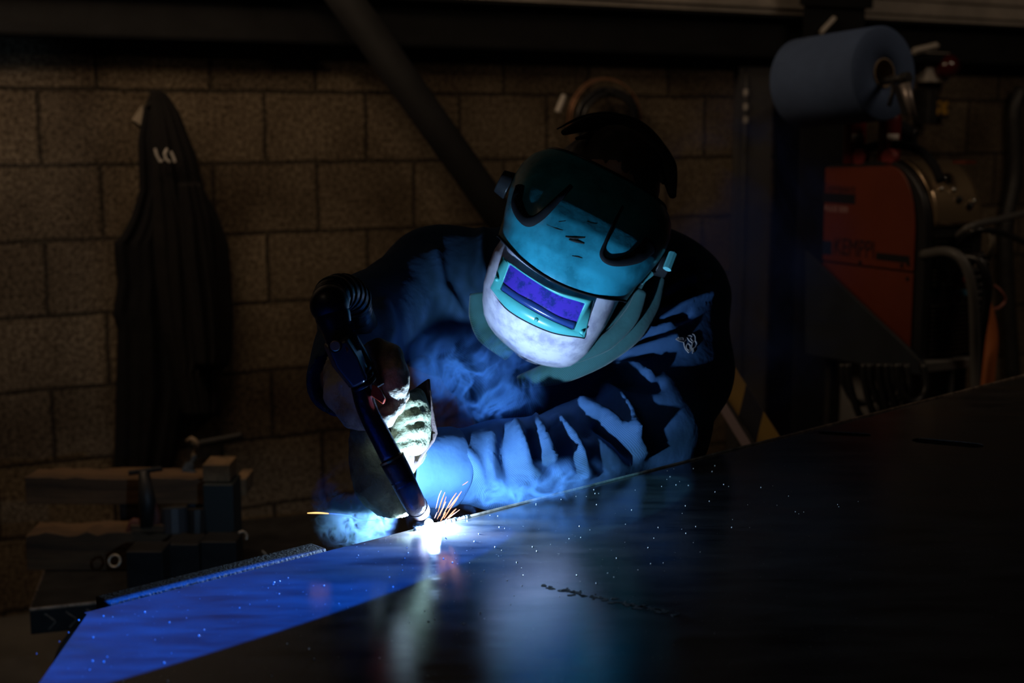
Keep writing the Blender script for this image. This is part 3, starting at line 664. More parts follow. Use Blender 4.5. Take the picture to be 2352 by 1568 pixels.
# white front shield
def w_f(b): return interp(b, [-205, -196, -186, -170, -150, -120, -80, -40, 0, 40], [34, 66, 90, 112, 128, 142, 152, 158, 160, 158])
def c_f(b): return interp(b, [-205, -150, -80, 0, 40], [6, -8, -18, -22, -20])
def y_f(b): return interp(b, [-205, -196, -180, -155, -120, -80, -40, 0, 40], [.038, .022, .006, -.007, -.015, -.018, -.016, -.011, -.004])
def S_f(a, b, lift=0.0):
    q = min(abs((a-c_f(b))/w_f(b)), 0.999); return y_f(b)+0.085*(1-(1-q**2.6)**0.5)-lift
rows = []
for i in range(50):
    t = i/49; row = []
    for j in range(65):
        ph = math.radians(-98+196*j/64); s_ = math.sin(ph)
        b0 = -205+t*245; 
        a = c_f(b0)+w_f(b0)*s_; top = join_b(a)+9
        b = -205+(top+205)*t
        if abs(ph) <= math.pi/2:
            q = abs(s_); y = y_f(b)+0.085*(1-(max(0, 1-q**2.6))**0.5)
        else: y = y_f(b)+0.085+0.085*abs(math.cos(ph))
        row.append(hp(a, b, y))
    rows.append(row)
# chin closes backwards under the jaw
under = []
for k, (sc_, yb) in enumerate(((0.0, 0.07), (0.6, 0.045), (0.9, 0.018))):
    under.append([hp(6+(30)*sc_*math.sin(math.radians(-98+196*j/64)), -205-4*(1-sc_)+2, y_f(-205)+yb+0.02) for j in range(65)])
WHT = mat('white_scuffed_plastic', (0.74, 0.66, 0.76), 0.42, col2=(0.38, 0.33, 0.44), vscale=34, bump=0.15, bscale=60, thr=(0.34, 0.56))
obj('front_shield', MB().grid(under+rows), WHT, hel, smooth=True, thick=0.003, off=-1)
def loc_ab(px, py):
    dx, dy = px-1300, py-640; c_, s_ = math.cos(ROLL), math.sin(ROLL); return dx*c_+dy*s_, dx*s_-dy*c_
def curve(pts, n=40):
    P_ = smooth_path([(*loc_ab(x, y), 0) for x, y in pts], 12); idx = np.linspace(0, len(P_)-1, n)
    return [(P_[int(i)].lerp(P_[min(int(i)+1, len(P_)-1)], i-int(i))) for i in idx]
# teal lens frame : band between an outer and an inner loop
inner_top = curve([(1170,606),(1222,643),(1280,677),(1343,697)]); inner_bot = curve([(1150,663),(1200,698),(1262,732),(1318,756)])
outer_top = curve([(1152,586),(1215,633),(1280,668),(1365,690)]); outer_bot = curve([(1124,658),(1172,714),(1262,760),(1345,775)])
def band(o1, o2, la, lb, n=5):
    R_ = []
    for k in range(n):
        t = k/(n-1); R_.append([hp(a.x+(b.x-a.x)*t, a.y+(b.y-a.y)*t, S_f(a.x+(b.x-a.x)*t, a.y+(b.y-a.y)*t, la+(lb-la)*t)) for a, b in zip(o1, o2)])
    return R_
TEF = mat('mint_teal_plastic', (0.10, 0.52, 0.50), 0.30, var=0.2, vscale=30, coat=0.3)
loop_o = outer_top+outer_bot[::-1]; loop_i = inner_top+inner_bot[::-1]
def loop_pts(L, lift): return [hp(p.x, p.y, S_f(p.x, p.y, lift)) for p in L]
def shrink(L, k):
    cx = sum(p.x for p in L)/len(L); cy = sum(p.y for p in L)/len(L); out = []
    for i, p in enumerate(L):
        t = (L[(i+1) % len(L)]-L[i-1]); n_ = Vector((-t.y, t.x, 0)); n_ = n_.normalized() if n_.length > 1e-6 else Vector((0, 0, 0))
        if n_.dot(Vector((cx, cy, 0))-p) < 0 and abs(t.length) > 0: n_ = -n_
        out.append(p+n_*k)
    return out
mb = MB(); mb.grid([loop_pts(loop_o, -0.004), loop_pts(loop_o, 0.005), loop_pts(shrink(loop_o, 3), 0.0075), loop_pts(shrink(loop_i, -3), 0.0075), loop_pts(loop_i, 0.005), loop_pts(loop_i, -0.006)], True)
obj('lens_frame', mb, TEF, hel, smooth=True)
obj('frame_groove', MB().tube(loop_pts(outer_bot, 0.0005), 0.0018, 6), BLK, hel, smooth=True)
for (x, y) in ((1141, 640), (1232, 722+12), (1338, 762)):
    a, b = loc_ab(x, y); obj('frame_stud', MB().ball(hp(a, b, S_f(a, b, 0.0075)), 0.0032, 8), TEF, hel, smooth=True)
LENS = mat('purple_coated_lens', (0.07, 0.035, 0.42), 0.12, col2=(0.02, 0.03, 0.20), vscale=70, coat=0.8, thr=(0.40, 0.52), bump=0.05, bscale=200)
obj('lens', MB().grid(band(inner_top, inner_bot, 0.003, 0.003, 16)), LENS, hel, smooth=True)
lt = [a.lerp(b, 0.90) for a, b in zip(inner_top, inner_bot)]; ib2 = [a.lerp(b, 0.74+0.03*math.sin(i*0.25)) for i, (a, b) in enumerate(zip(inner_top, inner_bot))]
obj('lens_gasket', MB().grid([[hp(p.x, p.y, S_f(p.x, p.y, 0.0038)) for p in ib2], [hp(p.x, p.y, S_f(p.x, p.y, 0.0048)) for p in lt], [hp(p.x, p.y, S_f(p.x, p.y, 0.0052)) for p in inner_bot]]), mat('navy_gasket', (0.02, 0.05, 0.20), 0.25, coat=0.5), hel, smooth=True, thick=0.0006)
# dark tubes on the shell, drawing the shadows its raised air channels cast
def on_shell(pts, lift=0.001): return [hp(*loc_ab(x, y), S_shell(*loc_ab(x, y), lift)) for x, y in pts]
def shadow_tube(pts, rs_):
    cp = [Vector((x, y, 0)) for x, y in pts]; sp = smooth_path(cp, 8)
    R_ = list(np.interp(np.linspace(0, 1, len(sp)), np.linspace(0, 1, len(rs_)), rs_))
    q = on_shell([(p.x, p.y) for p in sp]); obj('channel_shadow', MB().tube(q, [float(r) for r in R_], 10, flat=(tuple(FWD), 0.45)), BLK, hel, smooth=True)
shadow_tube([(1196,425),(1190,465),(1203,500),(1222,509),(1245,496),(1278,462),(1312,425)], [0.008,0.0100,0.0085,0.0078,0.0065,0.0050,0.003])
shadow_tube([(1432,470),(1408,515),(1388,560),(1380,585),(1392,600),(1420,602),(1462,588),(1492,560)], [0.0012,0.0016,0.0022,0.003,0.0042,0.0065,0.0105,0.014])
SCR = mat('gouged_plastic', (0.01, 0.012, 0.012), 0.8)
for L_, r_ in (([(1297,546),(1318,550),(1342,548)], .0016), ([(1305,553),(1322,557),(1340,562)], .0017), ([(1312,590),(1326,592),(1336,595)], .0008), ([(1282,512),(1298,510)], .0007), ([(1255,518),(1278,528),(1292,532)], .0005), ([(1345,515),(1368,520)], .0005)):
    q = on_shell(L_, 0.0003); obj('gouge', MB().tube(q, [r_*.3]+[r_]*(len(q)-2)+[r_*.3], 6, flat=(tuple(FWD), 0.3)), SCR, hel)
# side strap ends and pivot knobs
CY_ = mat('pale_teal_clip', (0.16, 0.55, 0.56), 0.4)
mb = MB(); mb.tube([at(1532,618,2.02), at(1546,582,2.03)], 0.0065, 8, flat=(tuple(FWD), 0.3)); obj('clip', mb, CY_, hel)
mb = MB(); mb.tube([at(1472,650,2.02), at(1494,626,2.03)], [0.003,0.006], 8, flat=(tuple(FWD), 0.3)); obj('clip', mb, CY_, hel)
for s_ in (-1, 1):
    p = hp(A0+s_*203, 150, 0.15); obj('pivot_knob', MB().tube([p, p+HR*s_*0.018], [0.021, 0.017], 24), BPL, hel, bevel=0.002)
# headgear arching over and behind the hair
def arc_band(name, pts, r_, fl, m):
    P_ = smooth_path([at(*p) for p in pts], 8); k_n = len(P_); obj(name, MB().tube(P_, [r_*(0.35+0.65*min(1, 5*i/k_n, 5*(k_n-1-i)/k_n)) for i in range(k_n)], 14, flat=(tuple(UP), fl)), m, hel, smooth=True)
HBM = mat('matt_black_band', (0.012, 0.013, 0.017), 0.7, bump=0.4, bscale=90)
arc_band('headband', [(1296,304,2.06),(1345,286,2.11),(1400,282,2.15),(1465,304,2.16),(1512,348,2.15),(1535,395,2.11),(1545,450,2.06)], 0.0155, 0.8, HBM)
arc_band('headband_pad', [(1325,318,2.05),(1400,304,2.12),(1462,330,2.13),(1500,368,2.12),(1524,420,2.07)], 0.009, 0.8, HBM)
arc_band('air_tube', [(1280,296,2.10),(1335,270,2.14),(1400,261,2.18),(1475,284,2.19),(1530,345,2.18),(1552,430,2.12)], 0.0028, 1.0, HBM)

# ================================================================== WELDING TORCH
tor = thing('welding_torch', 'black welding torch with a red trigger, its nozzle at the bright arc', 'welding torch', tuple(at(975, 1195, 1.69)))
NEC = mat('blued_black_tube', (0.13, 0.14, 0.22), 0.27, 0.9, var=0.5, vscale=50, bump=0.15, bscale=180)
TIP = ARC+Vector((-0.011, 0.0, 0.012))
np_ = smooth_path([at(826, 872, 1.668), at(843, 938, 1.668), at(882, 1018, 1.669), at(918, 1088, 1.672), at(950, 1152, 1.680), TIP], 6)
k_ = len(np_)
cut1 = int(k_*0.50)
obj('neck', MB().tube(np_[:cut1+1], list(np.linspace(0.0120, 0.0128, cut1+1)), 32), NEC, tor, smooth=True)
obj('gas_cup', MB().tube(np_[cut1:], list(np.linspace(0.0152, 0.0124, k_-cut1)), 32, cap=False), mat('burnt_copper_cup', (0.10, 0.05, 0.045), 0.38, 0.75, col2=(0.03, 0.025, 0.04), vscale=30, bump=0.2, bscale=250), tor, smooth=True, thick=0.0018, off=-1)
pc = np_[cut1]; dc = (np_[cut1+1]-np_[cut1-1]).normalized()
obj('brass_ring', MB().tube([pc-dc*0.0012, pc+dc*0.0012], 0.0156, 32), mat('brass', (0.55, 0.33, 0.14), 0.4, 0.9, var=0.5, vscale=90), tor)
for fq in (0.62, 0.66, 0.86):
    i = int(k_*fq); q = np_[i]; d_ = (np_[i+1]-np_[i-1]).normalized(); obj('cup_ring', MB().tube([q-d_*0.001, q+d_*0.001], 0.0164-0.0030*fq, 28), NEC, tor)
obj('contact_tip', MB().tube([np_[-3], TIP+(TIP-np_[-3]).normalized()*0.002], 0.004, 12), mat('copper', (0.6, 0.3, 0.18), 0.35, 0.9), tor)
# handle
hnd = smooth_path([at(758, 705, 1.655), at(772, 750, 1.655), at(785, 795, 1.655), at(800, 830, 1.660), at(826, 868, 1.666)], 6)
obj('handle', MB().tube(hnd, list(np.interp(np.linspace(0, 1, len(hnd)), [0, .12, .3, .6, .8, 1], [0.0200, 0.0212, 0.0175, 0.0150, 0.0165, 0.0160])), 28), mat('smooth_black_grip', (0.035, 0.034, 0.032), 0.28, coat=0.3), tor, smooth=True)
pk = at(757, 700, 1.655); obj('handle_cap', MB().ball(pk, 0.0232, 14), BPL, tor, smooth=True)
# angular joint body
ax_ = (at(826, 868, 1.666)-at(772, 775, 1.652)).normalized(); sd_ = ax_.cross(FWD).normalized(); fr_ = sd_.cross(ax_).normalized()
if fr_.dot(FWD) > 0: fr_ = -fr_; sd_ = -sd_
Mj = Matrix((sd_, fr_, ax_)).transposed().to_4x4(); Mj.translation = at(782, 795, 1.655)
jp = MB(); jp.add([Mj @ Vector(p) for p in [(-.017,-.004,-.012),(.017,-.004,-.012),(.021,-.004,.016),(.016,-.004,.050),(-.014,-.004,.050),(-.019,-.004,.016),
    (-.012,.024,-.008),(.011,.024,-.008),(.013,.026,.016),(.009,.022,.046),(-.009,.022,.046),(-.013,.026,.016)]], [(0,1,2,3,4,5),(11,10,9,8,7,6)]+[(i,(i+1)%6,(i+1)%6+6,i+6) for i in range(6)])
obj('joint_cover', jp, mat('satin_black_cover', (0.07, 0.07, 0.075), 0.35), tor, bevel=0.003)
q = at(770, 794, 1.629); jb = obj('pivot_bolt', MB().tube([q+FWD*0.006, q-FWD*0.0005], 0.0062, 24), mat('old_brass', (0.65, 0.48, 0.28), 0.45, 0.7), tor, bevel=0.001)
obj('bolt_ring', MB().tube([q+FWD*0.008, q+FWD*0.0005], 0.0082, 24), BPL, tor)
q = at(801, 797, 1.640); obj('switch_button', MB().tube([q+sd_*0.0, q+sd_*0.006-FWD*0.004], 0.0065, 20), mat('red_brown_button', (0.30, 0.07, 0.04), 0.5), tor)
for t in (0.0, 0.007, 0.0135):
    q = at(822, 858, 1.664)+ax_*t; obj('grip_ring', MB().tube([q-ax_*0.0022, q+ax_*0.0022], 0.0178-t*0.12, 32), BPL, tor, bevel=0.0012)
# knurled side rail of the handle
for i in range(14):
    t = i/13; q = at(800+t*20, 738+t*62, 1.652); obj('grip_rib', MB().tube([q-sd_*0.004+ax_*0.003, q+sd_*0.004-ax_*0.002], 0.0016, 6), BPL, tor)
obj('side_shell', MB().tube(smooth_path([at(796,775,1.672), at(824,822,1.680), at(850,868,1.684), at(864,892,1.684)], 6), [0.0125]*10+[0.0110]*9, 14), mat('slate_grip', (0.035, 0.04, 0.055), 0.35), tor, smooth=True)
tr_ = MB(); tp = [at(856,882,1.655), at(872,892,1.650), at(886,916,1.652), at(881,929,1.655), at(866,917,1.656), at(852,908,1.660)]
tr_.add([p-FWD*0.006 for p in tp]+[p+FWD*0.006 for p in tp], [tuple(range(6)), tuple(range(11, 5, -1))]+[(i, (i+1) % 6, (i+1) % 6+6, i+6) for i in range(6)])
t_ = obj('trigger', tr_, mat('red_trigger', (0.75, 0.08, 0.03), 0.4), tor, bevel=0.002); t_['label'] = 'red trigger'
# hose leaving the handle and running back under the arm
hp_ = smooth_path([at(757,700,1.66), at(764,680,1.70), at(790,672,1.76), at(812,690,1.82), at(822,730,1.88), at(850, 770, 2.10), at(900, 800, 2.35), at(980, 830, 2.65), at(1090, 920, 2.9)]+[Vector((0.10, 3.0, 0.5)), Vector((0.45, 3.05, 0.03)), Vector((0.8, 3.3, 0.03))], 14)
hr = [0.0215+0.0012*math.sin(i*2.2) for i in range(len(hp_))]
obj('hose', MB().tube(hp_, hr, 18), mat('corrugated_hose', (0.015, 0.015, 0.017), 0.3), tor, smooth=True)
for i in (16, 22, 28, 34, 40): 
    q = hp_[i]; d_ = (hp_[i+1]-hp_[i-1]).normalized(); obj('hose_ring', MB().tube([q-d_*0.004, q+d_*0.004], 0.0242, 24), BPL, tor, bevel=0.0015)
# arc and molten bead
arc = obj('welding_arc', MB().ball(ARC-Vector((0, 0, 0.004)), 0.0055, 10), mat('arc_plasma', (1, 1, 1), 0.5, emit=(0.75, 0.9, 1.0), estr=60))
tag(arc, 'blinding white arc point under the torch nozzle', 'arc')
bd_ = MB(); random.seed(5)
for i in range(26):
    t = i/25; p = edge_at(955+t*120)+Vector((0, 0, 0.0008)); bd_.ball(p+EN*random.uniform(-.001, .001), random.uniform(0.0022, 0.0032), 6)
wb = obj('weld_bead', bd_, mat('fresh_weld', (0.5, 0.5, 0.52), 0.3, 0.9), smooth=True); tag(wb, 'fresh weld seam running right from the arc along the plate edge', 'weld seam')
# sparks
def spark(pts, d, r_, col, label, group=None):
    P_ = smooth_path([at(x, y, d) for x, y in pts], 5); k = len(P_)
    o_ = obj('spark', MB().tube(P_, [r_*(0.35+0.65*math.sin(math.pi*(i+0.5)/k)) for i in range(k)], 6), col); tag(o_, label, 'spark', group); return o_
SO = mat('spark_orange', (1, .4, .1), .5, emit=(1.0, 0.36, 0.14), estr=2.0); SB = mat('spark_hot', (1, .7, .5), .5, emit=(1.0, 0.62, 0.5), estr=2.2); SY = mat('spark_yellow', (1, .6, .2), .5, emit=(1.0, 0.50, 0.16), estr=2.6)
SBL = mat('spark_blue', (.4, .6, 1), .5, emit=(0.2, 0.40, 1.0), estr=1.0)
tgrp = 'sparks flying up right of the arc'
random.seed(11)
SPK = [((1001,1168),(1008,1140),(1014,1126)), ((1006,1176),(1014,1150),(1022,1130)), ((1010,1185),(1020,1155),(1025,1140)), ((1012,1178),(1024,1152)), ((1018,1182),(1036,1150),(1048,1132)), ((1020,1190),(1042,1155),(1060,1128)),
       ((1030,1166),(1046,1146),(1058,1132)), ((1062,1114),(1070,1109),(1075,1105)), ((1024,1193),(1040,1176),(1048,1168)), ((998,1190),(1004,1176)), ((1030,1190),(1044,1178)), ((1012,1196),(1024,1176)), ((1036,1185),(1056,1170)), ((1004,1192),(1016,1166)), ((1040,1160),(1052,1142))]
for i, s_ in enumerate(SPK): spark(list(s_), 1.685+0.01*math.sin(i*2.1), random.choice([0.0004, 0.00055, 0.0007]), SO if i % 3 else SB, 'thin glowing orange spark flying up to the right of the arc', tgrp)
spark([(706,1178),(730,1177.5),(755,1179)], 1.61, 0.0009, SY, 'long bright yellow spark left of the smoke')
spark([(755,1179),(800,1184),(822,1193),(860,1195),(888,1195)], 1.61, 0.0005, SBL, 'faint blue curving spark trace between smoke and torch')

# ================================================================== SMOKE
def smoke(name, c, r, axes, dens, scale, thr, label, color=(0.35, 0.6, 1.0), seed=0.0, ridge=True, dist=1.2):
    bm = MB()
    bm.lathe([(max(1e-4, math.sin(math.pi*i/12)), -math.cos(math.pi*i/12)) for i in range(13)], None, 24)
    m = bpy.data.materials.new(name+'_vol'); m.use_nodes = True; nt = m.node_tree; N = nt.nodes; L = nt.links
    N.remove(N['Principled BSDF']); out = N['Material Output']
    vs_ = N.new('ShaderNodeVolumeScatter'); vs_.inputs['Color'].default_value = (*color, 1); vs_.inputs['Anisotropy'].default_value = 0.0; va_ = N.new('ShaderNodeVolumeAbsorption'); va_.inputs['Color'].default_value = (*[min(1, c_+0.25) for c_ in color], 1); ad_ = N.new('ShaderNodeAddShader'); L.new(vs_.outputs[0], ad_.inputs[0]); L.new(va_.outputs[0], ad_.inputs[1]); L.new(ad_.outputs[0], out.inputs['Volume'])
    tc = N.new('ShaderNodeTexCoord'); ln = N.new('ShaderNodeVectorMath'); ln.operation = 'LENGTH'; L.new(tc.outputs['Object'], ln.inputs[0])
    fall = N.new('ShaderNodeMapRange'); fall.interpolation_type = 'SMOOTHSTEP'; fall.inputs['From Min'].default_value = 1.0; fall.inputs['From Max'].default_value = 0.25; L.new(ln.outputs['Value'], fall.inputs['Value'])
    ge = N.new('ShaderNodeMapping'); ge.inputs['Scale'].default_value = tuple(x for x in r); ge.inputs['Location'].default_value = (seed, seed*.7, 0); L.new(tc.outputs['Object'], ge.inputs[0])
    no = N.new('ShaderNodeTexNoise'); no.inputs['Scale'].default_value = scale; no.inputs['Detail'].default_value = 5; no.inputs['Roughness'].default_value = 0.55; no.inputs['Distortion'].default_value = dist; L.new(ge.outputs[0], no.inputs['Vector'])
    if ridge:
        s1 = N.new('ShaderNodeMath'); s1.operation = 'SUBTRACT'; s1.inputs[1].default_value = 0.5; L.new(no.outputs['Fac'], s1.inputs[0])
        s2 = N.new('ShaderNodeMath'); s2.operation = 'ABSOLUTE'; L.new(s1.outputs[0], s2.inputs[0])
        mr = N.new('ShaderNodeMapRange'); mr.interpolation_type = 'SMOOTHSTEP'; mr.inputs['From Min'].default_value = thr; mr.inputs['From Max'].default_value = 0.0; L.new(s2.outputs[0], mr.inputs['Value'])
    else:
        mr = N.new('ShaderNodeMapRange'); mr.interpolation_type = 'SMOOTHSTEP'; mr.inputs['From Min'].default_value = thr; mr.inputs['From Max'].default_value = thr+0.2; L.new(no.outputs['Fac'], mr.inputs['Value'])
    no2 = N.new('ShaderNodeTexNoise'); no2.inputs['Scale'].default_value = scale*0.35; no2.inputs['Detail'].default_value = 2; L.new(ge.outputs[0], no2.inputs['Vector'])
    m2 = N.new('ShaderNodeMapRange'); m2.interpolation_type = 'SMOOTHSTEP'; m2.inputs['From Min'].default_value = 0.40; m2.inputs['From Max'].default_value = 0.60; L.new(no2.outputs['Fac'], m2.inputs['Value'])
    mu = N.new('ShaderNodeMath'); mu.operation = 'MULTIPLY'; L.new(mr.outputs[0], mu.inputs[0]); L.new(fall.outputs[0], mu.inputs[1])
    mu3 = N.new('ShaderNodeMath'); mu3.operation = 'MULTIPLY'; L.new(mu.outputs[0], mu3.inputs[0]); L.new(m2.outputs[0], mu3.inputs[1])
    mu2 = N.new('ShaderNodeMath'); mu2.operation = 'MULTIPLY'; mu2.inputs[1].default_value = dens; L.new(mu3.outputs[0], mu2.inputs[0]); L.new(mu2.outputs[0], vs_.inputs['Density']); L.new(mu2.outputs[0], va_.inputs['Density'])
    o_ = obj(name, bm, m); M = Matrix(axes).transposed().to_4x4() if axes else Matrix.Identity(4); M.translation = c
    o_.matrix_world = M @ Matrix.Diagonal((*r, 1)); tag(o_, label, 'smoke', None, 'stuff'); return o_
VA = [RIGHT, FWD, UP]
smoke('weld_smoke', at(812, 1165, 1.75), (0.058, 0.03, 0.066), VA, 420, 40, 0.08, 'blue smoke puffs curling left of the torch nozzle', (0.30, 0.50, 1.0), 1.3)
smoke('weld_smoke', at(905, 1205, 1.72), (0.050, 0.02, 0.028), VA, 300, 40, 0.09, 'bright dense smoke wisps at the nozzle', (0.4, 0.6, 1.0), 4.1)
smoke('weld_smoke', at(1080, 880, 1.98), (0.115, 0.05, 0.12), VA, 40, 16, 0.08, 'deep blue smoke rising in front of the chest', (0.14, 0.38, 1.0), 7.7)
smoke('weld_smoke', at(1180, 1130, 1.84), (0.16, 0.02, 0.035), [ (RIGHT*0.97+UP*0.25).normalized(), FWD, (UP*0.97-RIGHT*0.25).normalized()], 50, 22, 0.10, 'low blue smoke drifting along the plate edge under the sleeve', (0.2, 0.45, 1.0), 2.9)
smoke('weld_smoke', at(1720, 640, 2.7), (0.26, 0.10, 0.42), VA, 9, 5, 0.40, 'faint blue haze behind the shoulder at the right', (0.12, 0.24, 1.0), 5.5, ridge=False)

# ================================================================== BACKGROUND
WOOD = mat('old_timber', (0.17, 0.095, 0.045), 0.8, col2=(0.05, 0.03, 0.018), vscale=9, bump=0.4, bscale=30, stretch=(0.25, 2, 2))
WOOD2 = mat('end_grain_timber', (0.28, 0.17, 0.085), 0.8, col2=(0.13, 0.08, 0.04), vscale=30, bump=0.2)
GREYM = mat('grey_enamel', (0.16, 0.155, 0.15), 0.5, var=0.3, vscale=4)
BLKC = mat('black_cable', (0.012, 0.012, 0.013), 0.4)
IRON = mat('dark_iron', (0.035, 0.033, 0.032), 0.5, 0.3, var=0.5, vscale=20, bump=0.2)
PALE = mat('pale_plastic', (0.55, 0.50, 0.44), 0.5, var=0.2)
def plain(o_): return o_
def local(parent_loc): return Matrix.Translation(-Vector(parent_loc))
# ---- coats on the hook
coat_c = wp(wl(400, 300, 0.03)[0], 0.10, wl(400, 640, 0.1)[1])
coat = thing('hanging_coat', 'black work coat and hoodie hung from a hook on the block wall', 'coat', tuple(coat_c))
Lb = [(206,352),(214,346),(230,338),(250,330),(318,317),(437,320),(500,300),(545,276),(555,261),(600,264),(647,270),(719,259),(755,270),(900,266),(1000,264),(1078,262),(1100,266)]
Rb = [(206,368),(216,384),(258,412),(330,440),(360,452),(438,470),(485,498),(563,526),(640,531),(720,535),(809,532),(842,526),(852,502),(923,510),(965,504),(1000,462),(1050,442),(1070,396),(1100,380)]
ly, lx = zip(*Lb); ry, rx = zip(*Rb)
CT_ = fabric('black_fleece', (0.008, 0.0075, 0.009), 0.95, bump=0.6, sheen=0); CT2 = fabric('brown_black_fleece', (0.014, 0.012, 0.012), 0.95, bump=0.6, sheen=0)
def cloth(name, ys, lf, rf, depth, base, folds, m, n_=46, amp=0.018):
    rows_ = []
    for y in ys:
        a, b = lf(y), rf(y); fr = []; bk = []
        for j in range(n_):
            u = j/(n_-1); px = a+(b-a)*u; e = math.sin(math.pi*u)**0.45
            o_ = base+depth*e*min(1, 0.35+(y-206)/250)+amp*e*sum(math.cos(2*math.pi*(u*k+ph+0.15*math.sin(y/130+ph*5))) for k, ph in folds)/len(folds)*min(1, (y-190)/200)
            s_, z_ = wl(px, y, o_); fr.append(wp(s_, o_, z_))
            if 0 < j < n_-1: s2, z2 = wl(px, y, base*0.6); bk.append(wp(s2, 0.012, z2))
        rows_.append(fr+bk[::-1])
    mb_ = MB(); mb_.grid(rows_, True); k = len(rows_[0]); mb_.f += [tuple(range(k)), tuple((len(rows_)-1)*k+j for j in range(k))]
    o_ = obj(name, mb_, m, coat, smooth=True); return o_
ys = list(range(206, 1100, 11))
cloth('overalls', ys, lambda y: interp(y, ly, lx), lambda y: min(interp(y, ry, rx), interp(y, [206, 400, 700, 900, 1100], [372, 400, 430, 440, 392])), 0.035, 0.03, [(2, .1), (5, .4), (3, .7)], CT_)
cloth('hoodie', list(range(206, 966, 10)), lambda y: interp(y, [206, 260, 400, 560, 640, 760, 860, 940, 966], [350, 346, 350, 352, 358, 372, 398, 416, 424]), lambda y: interp(y, ry, rx), 0.055, 0.075, [(3, .2), (4, .55), (7, .1)], CT2)
cloth('sleeve', list(range(420, 850, 10)), lambda y: interp(y, [420, 600, 800, 850], [410, 420, 446, 452]), lambda y: interp(y, [420, 500, 700, 805, 850], [462, 486, 505, 508, 502]), 0.05, 0.13, [(2, .3), (3, .9)], CT2)
def wpx(px, py, off_): s_, z_ = wl(px, py, off_); return wp(s_, off_, z_)
mb = MB()
for L_ in ([(356,341),(360,356),(368,371),(373,369)], [(384,341),(378,352),(381,366),(390,372)], [(392,348),(398,360),(402,372)]):
    mb.tube([wpx(x, y, 0.165) for x, y in L_], 0.0042, 6)
lg = obj('chest_lettering', mb, mat('white_print', (0.5, 0.46, 0.42), 0.8), coat); lg['label'] = 'folded white lettering'
mb = MB(); mb.prism([(-0.018,-0.030),(0.012,-0.034),(0.020,0.010),(0.008,0.030),(-0.012,0.022)], -0.012, 0); hk = obj('coat_hook', mb, mat('worn_white_metal', (0.36, 0.30, 0.23), 0.5, var=0.5)); 
hk.matrix_world = WM @ Matrix.Translation((wl(325, 262)[0], 0, wl(325, 262)[1])) @ Matrix.Rotation(0.5, 4, 'Y'); tag(hk, 'pale metal coat hook plate on the wall left of the coat', 'hook')
mbk = MB(); q0 = wpx(332, 248, 0.01); mbk.tube(smooth_path([q0, wpx(345, 240, 0.06), wpx(358, 226, 0.075), wpx(362, 212, 0.07)], 5), 0.006, 10)
prong = obj('prong', mbk, IRON); prong.parent = hk; prong.matrix_parent_inverse = hk.matrix_world.inverted()
# ---- coil of cable on the wall
cc = wpx(1388, 275, 0.05); coil = thing('cable_coil', 'coil of black cable and copper wire hung on the wall behind the head', 'cable coil', tuple(cc))
def ring_pts(c, r_, off_, sq=1.0, n_=48, a0=0, a1=2*math.pi, wob=0.0):
    return [c+WN*(off_+wob*math.sin(3*t))+WD*(r_*math.cos(t))+Vector((0, 0, r_*sq*math.sin(t))) for t in np.linspace(a0, a1, n_)]
for r_, off_, th, m_ in ((0.155, 0.0, 0.0028, mat('copper_wire', (0.45, 0.22, 0.12), 0.4, 0.7)), (0.150, 0.012, 0.0022, MATS['copper_wire']), (0.118, 0.01, 0.010, BLKC), (0.108, 0.03, 0.010, BLKC), (0.128, 0.02, 0.009, BLKC)):
    obj('loop', MB().tube(ring_pts(cc, r_, off_, 0.95 if th < .005 else 0.85, wob=0.004), th, 8), m_, coil, smooth=True)
peg = obj('wall_peg', MB().tube([cc+Vector((0, 0, 0.10))-WN*0.044, cc+Vector((0, 0, 0.10))+WN*0.05], 0.008, 10), IRON, coil)
tg = obj('cable_plug', MB().tube([wpx(1296, 218, 0.06), wpx(1290, 235, 0.06), wpx(1280, 258, 0.06)], [0.010, 0.012, 0.011], 10), PALE, coil, bevel=0.002)
# ---- conduit beside the column
cx_ = wpx(1713, 230, 0.03); cn = thing('wall_conduit', 'thin vertical metal conduit with bright clips left of the column', 'conduit', (cx_.x, cx_.y, 0))
obj('tube', MB().tube([Vector((cx_.x, cx_.y, 0)), Vector((cx_.x, cx_.y, 1.70))], 0.009, 10), mat('galvanised', (0.10, 0.095, 0.09), 0.45, 0.6, var=0.5, vscale=15), cn)
for y in (212, 245, 275):
    p = wpx(1713, y, 0.03); obj('clip', MB().tube([p-Vector((0, 0, .012)), p+Vector((0, 0, .012))], 0.013, 12), mat('bright_zinc', (0.6, 0.55, 0.5), 0.35, 0.8), cn)
# ---- stick on the column, batten, beacon, junction box
p = [wpx(1886, 74, 0.19), wpx(1916, 42, 0.17)]; tag(obj('batten', MB().tube(p, 0.011, 4), PALE), 'short pale batten leaning on the column above the paper roll', 'batten')
sx, sz = wl(2132, 150, 0.05)
bea = thing('wall_beacon', 'pale wall box with a dark red dome lamp right of the paper roll', 'beacon', tuple(wp(sx, 0, sz)))
mb = MB(); s0_, s1_ = wl(2104, 150)[0], wl(2158, 150)[0]; z0_, z1_ = wl(2132, 190)[1], wl(2132, 122)[1]
mb.box((s0_, -0.06, z0_), (s1_, 0.0, z1_), WM); obj('housing', mb, PALE, bea, bevel=0.006)
q = wp((s0_+s1_)/2+0.02, 0.06, (z0_+z1_)/2+0.005); mb = MB(); Mx = Matrix.Translation(q) @ WN.to_track_quat('Z', 'Y').to_matrix().to_4x4()
mb.lathe([(0.052, -0.01), (0.052, 0.02), (0.046, 0.05), (0.03, 0.072), (0.001, 0.08)], Mx, 24); obj('red_dome', mb, mat('dark_red_lens', (0.06, 0.006, 0.006), 0.2, coat=0.5), bea, smooth=True)
